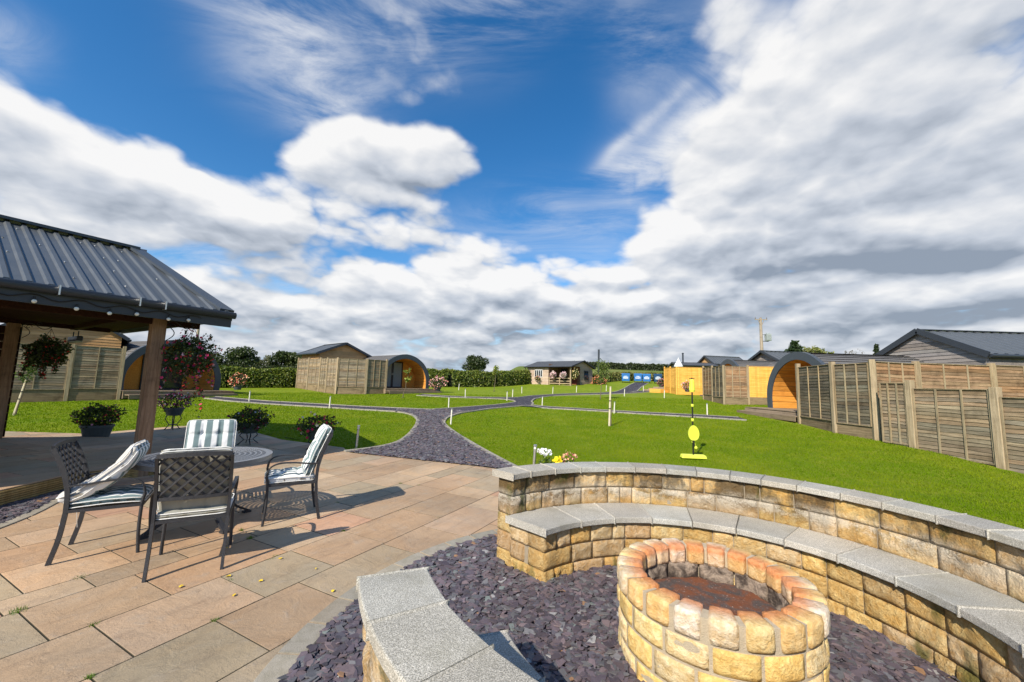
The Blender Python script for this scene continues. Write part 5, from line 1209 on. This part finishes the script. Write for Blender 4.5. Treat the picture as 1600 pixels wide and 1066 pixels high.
# little flower patch at the lawn corner behind the wall
t=thing('flower_patch','clump of white, yellow and salmon flowers on the lawn behind the stone wall','flowers',(.83,7.25,.02)); t.scale=(1.15,1.15,1.12)
P=np.concatenate([ballpts((-.16,0,.16),(.13,.1,.14),260,.2),ballpts((.0,0,.12),(.16,.1,.12),260,.2),ballpts((.2,0,.14),(.16,.1,.13),220,.2)]); leaves(P,.045,[(.07,.12,.02),(.10,.15,.03),(.05,.08,.02)],'foliage',t)
flowers(ballpts((-.16,-.02,.36),(.085,.07,.06),46,.4),.06,[(.86,.86,.84)],t,'white_flowers'); flowers(ballpts((-.26,0,.38),(.03,.03,.03),8,.4),.05,[(.84,.82,.72)],t,'white_flowers'); flowers(ballpts((.03,-.06,.22),(.065,.05,.075),40,.4),.06,[(.85,.66,.01)],t,'yellow_flowers'); flowers(ballpts((.21,0,.30),(.12,.07,.10),44,.4),.05,[(.72,.36,.22),(.34,.12,.09),(.75,.45,.28)],t,'salmon_flowers')
# brown planter steps near the far orange fence
mb=MB()
for k in range(3): mb.box((0,.5*k,.10+.13*k),(2.4-.3*k,.55,.14),0,jit((1,1,1),.1))
o=mb.build('garden_steps',MT['deck'],loc=(13.4,36.9,Tz(13.4,36.9))); o.rotation_euler=(0,0,R_(-60)); tag(o,'brown timber steps up to the orange fence beside the slate drive','steps')
mb=MB(); mb.box((0,0,.14),(1.2,.5,.34),0); mb.box((0,.45,.10),(1.2,.4,.2)); o=mb.build('garden_steps',MT['newfence'],loc=(12.9,35.2,Tz(12.9,35.2))); o.rotation_euler=(0,0,R_(-60)); tag(o,'pale new timber step block at the left end of the orange fence','steps')
# wheeled bins with lettering panels too far away to read
def bin_(label,x,y,w,h,m,d=1.0,gr='blue bins beyond the lawn'):
    z=Tz(x,y); t=thing('recycling_bin',label,'bin',(x,y,z),R_(-17),gr)
    b0=MB(); hw=w/2
    b0.add([(-hw*.92,-d*.42,.18),(hw*.92,-d*.42,.18),(hw*.92,d*.42,.18),(-hw*.92,d*.42,.18),(-hw,-d/2,h*.88),(hw,-d/2,h*.88),(hw,d/2,h*.88),(-hw,d/2,h*.88)],[(3,2,1,0),(0,1,5,4),(1,2,6,5),(2,3,7,6),(3,0,4,7),(4,5,6,7)]); b0.build('body',MT[m],t,bevel=.03)
    b0=MB(); b0.add([(-hw*1.04,-d*.54,h*.88),(hw*1.04,-d*.54,h*.88),(hw*1.04,d*.54,h*.88),(-hw*1.04,d*.54,h*.88),(-hw,-d*.35,h),(hw,-d*.35,h),(hw,d*.35,h*1.03),(-hw,d*.35,h*1.03)],[(3,2,1,0),(0,1,5,4),(1,2,6,5),(2,3,7,6),(3,0,4,7),(4,5,6,7)]); b0.build('lid',MT[m],t,bevel=.02)
    for sx in(-1,1):
        for sy in(-1,1): w_=MB(); w_.tube([(sx*hw*.8-.03,sy*d*.36,.09),(sx*hw*.8+.03,sy*d*.36,.09)],.09,12); w_.build('wheel',MT['black'],t)
    s_=MB(); 
    widths=[.35,.62,.66,.6]
    for k,wk in enumerate(widths):
        n=int(5+3*wk); 
        for j in range(n): s_.box((-wk*w/2+wk*w*(j+.5)/n,-d*.5-.005,h*.72-.085*h*k-.03),(wk*w/n*random.uniform(.55,.9),.012,.062*h))
    s_.build('lettering',MT['sticker'],t)
bin_('lighter blue bin with white lettering, on its own at the left of the row',14.8,51.3,1.0,1.15,'binblue')
bin_('left one of the two blue bins standing side by side mid-row',16.65,52.2,1.0,1.15,'binblue')
bin_('right one of the two blue bins standing side by side mid-row',17.68,51.9,1.0,1.15,'binblue')
bin_('dark navy bin with a white lettering band at the right end of the row',19.0,51.5,1.0,1.2,'bindark')

# ---------------------------------------------------------------- bollards
def bollard0():
    t=thing('bollard_light','short steel bollard light','bollard light',(0,0,0),0,'bollard lights along the paths')
    m=MB(); m.tube([(0,0,-.02),(0,0,.44)],.027,16); m.build('post',MT['bollard'],t,smooth=False)
    m=MB(); m.lathe([(.024,.44),(.024,.48)],16); m.build('lens',MT['bulb'],t)
    m=MB(); m.lathe([(.034,.48),(.034,.505),(.022,.515),(.0,.517)],16,cap=False); m.build('cap',MT['steel'],t); return t
B0=bollard0()
BL=[(.46,7.35,'steel bollard light close behind the left end of the long stone wall'),(-3.45,9.2,'steel bollard light at the shaded patio corner, behind the right-hand chair'),
 (-1.99,13.7,'pale bollard light standing on the inner kerb bend where the main path narrows'),(-2.95,19.3,'pale bollard light above the first path fork, left of the main path'),(-2.98,26.5,'pale bollard light on the lawn in front of the long hedge, left group'),
 (1.75,21.9,'pale bollard light at the second fork, right side, on the kerb tip'),(4.72,18.2,'pale bollard light just right of the lone young tree stake'),(8.5,17.3,'pale bollard light right of the swing ball post, beside the right branch path'),
 (-12.5,19.25,'pale bollard light on the left branch path below the tall leafy hedge'),(-7.85,17.5,'pale bollard light on the left branch path below the hot-tub cabin fence'),
 (.15,28.3,'pale bollard light left of the upper path opposite the lawn sapling'),(-.2,24.9,'pale bollard light on the grass tip between the upper path and the middle pod branch'),
 (3.55,33.6,'pale bollard light in front of the cottage veranda railing'),(.95,33.5,'pale bollard light in front of the cottage window'),(5.85,35.5,'pale bollard light in front of the cottage porch post'),
 (8.6,30.2,'pale bollard light on the lawn below the slate drive bend'),(12.1,36.4,'pale bollard light beside the brown timber steps'),(10.85,28.2,'pale bollard light standing before the left end of the orange fence'),
 (9.0,37.6,'pale bollard light at the far right corner of the cottage lawn'),(-4.6,35.5,'pale bollard light close under the long hedge behind the lawn')]
for i,(x_,y_,lb) in enumerate(BL):
    o=B0 if i==0 else copy_tree(B0); o.location=(x_,y_,Tz(x_,y_)); o['label']=lb; o.rotation_euler=(R_(random.uniform(-2,2)),R_(random.uniform(-1,3)),0)
    NEARB=globals().setdefault('NEARB',[]); NEARB+=[o] if i<2 else []
    if y_>24: o.scale=(1.05,1.05,1.1)
for o in NEARB:
    for ch in o.children:
        if ch.name.startswith('post'): ch.data=ch.data.copy(); ch.data.materials[0]=MT['steel']
# ---------------------------------------------------------------- young trees
def sapling(label,x,y,h,stake,crown,nl,leaf,cols,lean=0.,spread=.35):
    t=thing('young_tree',label,'young tree',(x,y,Tz(x,y)))
    m=MB(); 
    if stake>0:
        m.tube([(0,0,-.05),(lean*.5,0,stake)],[.035,.03],8,(.60,.52,.36)); m.build('stake',MT['birch'],t)
        m=MB()
        for k in(.42,.62): m.lathe([(.042,0),(.042,.03)],10,(lean*.5*k,0,stake*k)); 
        m.build('tree_tie',MT['black'],t); m=MB()
    top=Vector((lean,0,h)); q=limb(m,(.05 if stake else 0,0,-.02),top,.018 if stake else .028,.006,.02)
    pts=[]
    for k in range(crown):
        s=random.uniform(.45,1.); p=Vector((0,0,0)).lerp(top,s); a=random.random()*2*PI; ln=spread*(1.25-s)*random.uniform(.5,1.2)
        e_=p+Vector((math.cos(a)*ln,math.sin(a)*ln,ln*.7)); limb(m,p,e_,.007,.003,.05,3); pts.append(np.array(p)+(np.array(e_)-np.array(p))*rng.random((max(1,nl//max(crown,1)),1))+rng.normal(0,.05*spread/.35,(max(1,nl//max(crown,1)),3)))
    m.build('trunk',MT['birch'],t) if False else m.build('trunk',MT['bark'],t)
    if nl: leaves(np.concatenate(pts),leaf,cols,'crown',t)
    tb=MB()
    for _ in range(60): tuft(tb,0,0,0,.16,1,.14,[(.06,.11,.015),(.10,.16,.02)])
    tb.build('long_grass',MT['leaf'],t); return t
YG=[(.22,.26,.04),(.14,.20,.03),(.30,.30,.06)]
sapling('staked young tree with sparse leaves beside the far shelter post at the left edge',-15.7,12.8,2.15,1.15,14,340,.09,[(.12,.17,.04),(.07,.11,.03)],.45,.4)
sapling('small young tree with a pale trunk on the lawn before the middle pod',-6.55,24.4,1.95,0,7,130,.13,YG,.35,.4)
sapling('thin yellow-green sapling in front of the long hedge',-1.42,34.6,2.4,0,9,200,.16,YG,.1,.5)
sapling('leafier young tree in front of the right end of the cottage',6.04,26.85,2.55,0,26,900,.11,[(.14,.19,.04),(.09,.13,.03),(.20,.24,.06)],.1,1.0)
sapling('bare pale stake with black ties standing on the open lawn',3.5,14.16,.9,1.36,0,0,.1,YG,.09)

# ---------------------------------------------------------------- swing ball set
sb=thing('swing_ball','lime yellow swing ball set with a bat hooked on its black pole on the lawn','garden game',(4.09,9.0,Tz(4.09,9.0)),R_(-4))
m=MB(); m.add([(-.27,-.09,.005),(.27,-.09,.005),(.27,.09,.005),(-.27,.09,.005),(-.25,-.075,.075),(.25,-.075,.075),(.25,.075,.085),(-.25,.075,.085)],[(3,2,1,0),(0,1,5,4),(1,2,6,5),(2,3,7,6),(3,0,4,7),(4,5,6,7)]); m.build('base',MT['lime'],sb,bevel=.015)
m=MB(); m.tube([(0,0,.06),(.0,0,1.45)],.0155,10); m.build('pole',MT['black'],sb)
for z_ in(1.16,.84): 
    m=MB(); m.lathe([(.027,-.03),(.032,0),(.027,.03)],12,(0,0,z_)); m.build('collar',MT['lime'],sb)
m=MB(); m.lathe([(.055,1.46),(.065,1.50),(.050,1.70),(.02,1.74)],14); m.build('spring_head',MT['lime'],sb)
m=MB(); m.tube([(-.06,0,1.76),(.06,0,1.76)],.008,6); m.tube([(0,0,1.72),(0,0,1.78)],.01,6); m.build('spindle',MT['black'],sb)
m=MB(); n=28; vs=[]; 
for yy in(-.055,-.035):
    for k in range(n):
        t_=2*PI*k/n; vs.append((.118*math.sin(t_)*(1+.0*math.cos(t_)),yy,.56+.165*math.cos(t_)-.02*abs(math.sin(t_))))
fs=[(k,(k+1)%n,(k+1)%n+n,k+n) for k in range(n)]
vi=len(vs)
for yy in(-.052,-.038):
    for k in range(n): 
        t_=2*PI*k/n; vs.append((.098*math.sin(t_),yy,.56+.142*math.cos(t_)-.017*abs(math.sin(t_))))
fs+=[(k,k+vi,(k+1)%n+vi,(k+1)%n) for k in range(n)]+[(k+n,(k+1)%n+n,(k+1)%n+vi+n,k+vi+n) for k in range(n)]+[tuple(range(vi,vi+n)),tuple(reversed(range(vi+n,vi+2*n)))]
m.add(vs,fs); bt=m.build('bat_head',MT['lime'],sb)
hl=MB()
for i in range(-3,4):
    for j in range(-5,6):
        if (i/3.6)**2+(j/5.6)**2<1: hl.lathe([(.0045,0),(.0045,.001)],6,(0,0,0)) if False else hl.box((i*.026,-.0565+.003,.555+j*.026),(.008,.001,.008))
hl.build('holes',M_flat('bat_hole',(.20,.24,.01),.6),bt)
m=MB(); m.beam((0,-.045,.395),(0,-.045,.27),.028,.02); m.build('bat_handle',MT['black'],sb)
m=MB(); m.ball((.05,-.03,.235),.035,12,8); m.build('ball',MT['lime'],sb,smooth=True)
m=MB(); m.tube([(.05,-.03,.27),(.03,-.03,.33),(-.04,-.03,.35),(.0,-.02,.42)],.005,6); m.build('tether',MT['lime'],sb)

# ================================================================ garden table and chairs
TC=Vector((-3.32,4.50,0)); TR=.615; TH=.725
tb=thing('round_table','round grey metal garden table with pierced top between four chairs','table',TC)
m=MB()
# pierced top: concentric rings joined by short bars
ring=lambda r0,r1,z0,z1,nn=72: m.add([(r_*math.cos(2*PI*k/nn),r_*math.sin(2*PI*k/nn),z) for k in range(nn) for r_,z in((r0,z0),(r1,z0),(r1,z1),(r0,z1))],[(k*4+j,k*4+(j+1)%4,((k+1)%nn)*4+(j+1)%4,((k+1)%nn)*4+j) for k in range(nn) for j in range(4)])
m.lathe([(.0,0),(.10,0),(.10,.012),(.0,.012)],32,(0,0,TH-.012),cap=False)
rr=.10
ringw=.052
while rr<TR-.05:
    ring(rr+ringw-.018,rr+ringw,TH-.011,TH)
    nb_=int(2*PI*(rr+.02)/.042)
    for k in range(nb_):
        a=2*PI*(k+.5*(int(rr/ringw)%2))/nb_; p0=Vector((rr*math.cos(a),rr*math.sin(a),TH-.006)); a2=a+.035/(rr+.03)*1.0; p1=Vector(((rr+ringw-.017)*math.cos(a2),(rr+ringw-.017)*math.sin(a2),TH-.006)); m.beam(p0,p1,.013,.0098)
    rr+=ringw
ring(TR-.055,TR,TH-.012,TH+.001)
top=m.build('tabletop',MT['tabletop'],tb)
m=MB(); m.lathe([(TR-.004,-.045),(TR+.002,-.045),(TR+.004,.002),(TR-.004,.002)],72,(0,0,TH),cap=False); m.build('rim',MT['tabletop'],top)
m=MB(); m.lathe([(.05,.30),(.055,.34),(.032,.40),(.032,.62),(.07,.70)],20); m.build('pedestal',MT['chair'],tb)
for k in range(4):
    a=R_(-28+90*k); m=MB(); dv=Vector((math.cos(a),math.sin(a),0)); m.beam(dv*.44+Vector((0,0,.012)),dv*.52+Vector((0,0,.012)),.06,.024)
    pts=[dv*.50+Vector((0,0,.02)),dv*.36+Vector((0,0,.10)),dv*.20+Vector((0,0,.24)),dv*.07+Vector((0,0,.38)),dv*.06+Vector((0,0,.5)),dv*.22+Vector((0,0,.66)),dv*.40+Vector((0,0,.705))]
    for p,q in zip(pts,pts[1:]): m.beam(p,q,.05,.022)
    m.build('leg',MT['chair'],tb)
def arc(p,n=10):
    """catmull-rom through points"""
    P=[Vector(q) for q in p]; P=[P[0]*2-P[1]]+P+[P[-1]*2-P[-2]]; o=[]
    for i in range(1,len(P)-2):
        for k in range(n):
            t=k/n; a,b_,c,d=P[i-1],P[i],P[i+1],P[i+2]; o.append(.5*((2*b_)+(-a+c)*t+(2*a-5*b_+4*c-d)*t*t+(-a+3*b_-3*c+d)*t**3))
    o.append(P[-2]); return o
CW=.245
BACK=[(-.305,.0),(-.265,.20),(-.245,.42),(-.255,.60),(-.31,.80),(-.375,.95)]     # y,z of rear leg and back
def backy(z):
    for (y0,z0_),(y1,z1) in zip(BACK,BACK[1:]):
        if z<=z1: return y0+(y1-y0)*(z-z0_)/(z1-z0_)
    return BACK[-1][0]
def chair(label,loc,fwd):
    rz=math.atan2(fwd[1],fwd[0])-PI/2; t=thing('garden_chair',label,'chair',(loc[0],loc[1],0),rz,'lattice-backed chairs round the table')
    for s in(-1,1):
        x_=s*CW
        m=MB(); q=arc([(x_*1.0,y_,z_) for y_,z_ in BACK[:3]],6)
        for p,c in zip(q,q[1:]): m.beam(p,c,.032,.022,up=Vector((1,0,0)))
        m.build('leg',MT['chair'],t)
        m=MB(); q=arc([(x_*1.04,.25,0),(x_*1.02,.235,.20),(x_*1.0,.235,.42),(x_*1.02,.25,.52)],6); m.tube(q,.0135,8); m.build('leg',MT['chair'],t)
        m=MB(); q=arc([(x_*1.02,.25,.52),(x_*1.05,.225,.61),(x_*1.06,.14,.655),(x_*1.06,0,.655),(x_*1.03,-.15,.635),(x_*1.0,backy(.63)+.01,.63)],6)
        for p,c in zip(q,q[1:]): m.beam(p,c,.028,.014)
        m.build('armrest',MT['chair'],t)
    m=MB(); z_=.42
    for a,c in(((-CW,.235,z_),(CW,.235,z_)),((-CW,-.245,z_),(CW,-.245,z_)),((-CW,-.245,z_),(-CW,.235,z_)),((CW,-.245,z_),(CW,.235,z_))): m.beam(a,c,.028,.025)
    for k in range(11): xx=-CW+.02+k*(2*CW-.04)/10; m.beam((xx,-.245,z_),(xx,.235,z_-.0),.022,.006)
    m.build('seat',MT['chair'],t)
    m=MB()
    for s in(-1,1):
        q=arc([(s*CW,y_,zz) for y_,zz in BACK[2:]],6)
        for p,c in zip(q,q[1:]): m.beam(p,c,.032,.022,up=Vector((1,0,0)))
    for zz,hh in((.955,.035),(.60,.028)): 
        q=[Vector((xx,backy(min(zz,.95))-.022*(1-(xx/CW)**2),zz+ (.012*(1-(xx/CW)**2) if zz>.9 else 0))) for xx in np.linspace(-CW,CW,9)]
        for p,c in zip(q,q[1:]): m.beam(p,c,.02,hh)
    bk=m.build('backrest',MT['chair'],t)
    m=MB(); z0_,z1=.61,.945; Lz=z1-z0_; 
    def cl_(x0,za,x1,zb):
        # clip to |x|<CW, z in range
        P=[]; 
        for k in range(13):
            u_=k/12; xx=x0+(x1-x0)*u_; zz=za+(zb-za)*u_
            if abs(xx)<=CW and z0_-.001<=zz<=z1+.001: P.append(Vector((xx,backy(zz)-.020*(1-(xx/CW)**2),zz)))
        return P
    for k in range(-5,11):
        x0=-CW+k*.085
        for sg,off in((1,0),(-1,.006)):
            P=cl_(x0,z0_,x0+Lz*.95,z1) if sg>0 else cl_(-x0,z0_,-x0-Lz*.95,z1)
            P=[p+Vector((0,off,0)) for p in P]
            for p,c in zip(P,P[1:]): m.beam(p,c,.007,.016)
    m.build('lattice',MT['chair'],bk); return t
def stripecol(u_,k=7,c1=(.80,.79,.75),c2=(.155,.215,.215)):
    return c2 if int(math.floor(u_*k+.5))%2 else c1
def pad(name,label,w,l,th,M4,sag=.35,stripes=True,col=(.42,.41,.38),tuft_=2,rows=3,seed=0,back=None,bend=None,cat='cushion',k=9,parent=None,pipe=True):
    """padded cushion: x across, y along; stripes run along y"""
    nx_=46 if stripes else 24; ny_=34; vs=[];cs=[];fs=[]
    mb=MB()
    for sd in(1,-1):
        for j in range(ny_+1):
            for i in range(nx_+1):
                u_=i/nx_; v_=j/ny_; ex=1-abs(2*u_-1)**8; ey=1-abs(2*v_-1)**8; ed=max(0,ex*ey)**.35
                zz=th/2*ed
                # tufting
                tf=0
                for a in range(1,rows):
                    for b_ in range(1,tuft_+1):
                        dx=(u_-b_/(tuft_+1))*w; dy=(v_-a/rows)*l; tf+=math.exp(-(dx*dx+dy*dy)/(2*.025**2))
                for a in range(1,rows): tf+=.45*math.exp(-((v_-a/rows)*l)**2/(2*.010**2))
                for b_ in range(1,tuft_+1): tf+=.30*math.exp(-((u_-b_/(tuft_+1))*w)**2/(2*.010**2))
                zz*=1-.55*min(1,tf)
                wr=(.004*mnoise.noise(Vector((u_*9+seed,v_*9,sd)))+.014*mnoise.noise(Vector((u_*2.2+seed*3,v_*2.2,0))))*(.4+.6*ed)
                x_=(u_-.5)*w*(1-.04*(1-ed)); y_=(v_-.5)*l
                p=Vector((x_,y_,sd*zz+wr-.045*(2*v_-1)**2*sag))
                if bend: p=bend(p)
                vs.append(p)
                c=stripecol(u_,k) if stripes and (sd>0 or back is None) else (back or col)
                if not stripes: c=col if sd>0 else (back or col)
                cs.append(c)
    n1=(nx_+1)*(ny_+1)
    for sd in(0,1):
        for j in range(ny_):
            for i in range(nx_):
                a=sd*n1+j*(nx_+1)+i; q=(a,a+1,a+nx_+2,a+nx_+1); fs.append(q if sd==0 else q[::-1])
    # side walls
    bd=[j*(nx_+1)+i for (i,j) in [(i,0) for i in range(nx_)]+[(nx_,j) for j in range(ny_)]+[(i,ny_) for i in range(nx_,0,-1)]+[(0,j) for j in range(ny_,0,-1)]]
    for a,c in zip(bd,bd[1:]+bd[:1]): fs.append((a,a+n1,c+n1,c))
    mb.add(vs,fs,cs); o=mb.build(name,MT['greyfab'],parent,smooth=True)
    if pipe:
        for zz in(th*.22,-th*.22):
            m=MB(); pts=[]
            for s_ in np.linspace(0,2*PI,60):
                cx,sx=math.cos(s_),math.sin(s_); p=Vector((math.copysign(abs(cx)**.18,cx)*w/2*.995,math.copysign(abs(sx)**.18,sx)*l/2*.995,zz)); v_=p.y/l+.5; u_=p.x/w+.5; p.z+=-.045*(2*v_-1)**2*sag+.4*.014*mnoise.noise(Vector((u_*2.2+seed*3,v_*2.2,0))); pts.append(bend(p) if bend else p)
            m.tube(pts,.0045,5,cap=False); m.build('piping',MT['pipe'],o)
    o.matrix_world=M4
    if parent is None: tag(o,label,cat,'cushions on the garden chairs')
    return o
def CMx(ch): return Matrix.Translation(ch.location)@Matrix.Rotation(ch.rotation_euler.z,4,'Z')
def seatM(ch,z=.465,dy=0): return CMx(ch)@Matrix.Translation((0,-.0+dy,z))
def backM(ch,zc=.70,tilt=16,off=.035): 
    return CMx(ch)@Matrix.Translation((0,backy(zc)+off,zc))@Matrix.Rotation(R_(90+tilt),4,'X')
cR=chair('right-hand chair with striped seat and high striped back cushion, angled to the table',(-2.55,4.83),(-.86,-.51))
cN=chair('nearest chair, seen from behind, its back lattice dark against a plain grey cushion',(-2.73,3.65),(-.50,.866))
cL=chair('left-hand chair in profile with a back cushion fallen forward onto the seat',(-3.66,3.85),(.84,.54))
cB=chair('far chair behind the table, mostly hidden by its striped back cushion',(-3.77,5.12),(.55,-.83))
pad('seat_cushion','green and white striped seat cushion on the right-hand chair',.47,.50,.10,seatM(cR,.475,.02),seed=1)
pad('back_cushion','tall green and white striped back cushion leaning in the right-hand chair',.47,.60,.11,backM(cR,.75,20,.065)@Matrix.Rotation(PI,4,'Y'),seed=2,tuft_=2,rows=3)
pad('seat_cushion','green-striped cushion lying on the seat of the nearest chair',.50,.50,.08,seatM(cN,.475),seed=3,stripes=False,col=(.30,.29,.24))
pad('back_cushion','plain grey-green back of the cushion held in the nearest chair',.49,.56,.09,backM(cN,.735,18,.060)@Matrix.Rotation(PI,4,'Y'),seed=4,back=(.29,.275,.225))
pad('seat_cushion','dark green and white striped seat cushion under the fallen cushion, left-hand chair',.50,.50,.08,seatM(cL,.475),seed=5)
Mx=CMx(cL)@Matrix.Translation((0,-.03,.665))@Matrix.Rotation(R_(43),4,'X')
pad('back_cushion','faded pale grey back cushion tipped forward on the left-hand chair',.50,.62,.13,Mx@Matrix.Rotation(PI,4,'Y'),seed=6,sag=1.6,back=(.50,.48,.44))
pad('back_cushion','bright white and green striped back cushion standing up behind the table',.53,.56,.10,backM(cB,.745,16,.055),seed=7,k=9)
# ties hanging from the chairs
for ch,nm,off in((cL,'left',-1),(cR,'right',1)):
    m=MB()
    for k in range(2):
        p=Vector((.2*(-1)**k,-.25,.43)); m.tube([p,p+Vector((.02,-.03,-.12)),p+Vector((-.01,-.02,-.22-.05*k))],.0025,4)
    m.build('cushion_tie',MT['pipe'],ch)
# dark panel under the shelter beam
m=MB(); m.box((0,0,0),(.75,.10,.10)); t=thing('patio_heater','dark flat heater with a pale lower edge hung under the shelter beam at the left','heater',tuple(pp(4.6,1.0,ZE-.40)),math.atan2(n_.y,n_.x))
m.build('housing',MT['fascia'],t,bevel=.02); m=MB(); m.box((0,0,-.06),(.72,.09,.02)); m.build('reflector',MT['transformer'],t); m=MB(); m.tube([(-.2,0,.05),(-.2,0,.16)],.01,6); m.tube([(.2,0,.05),(.2,0,.16)],.01,6); m.build('bracket',MT['black'],t)
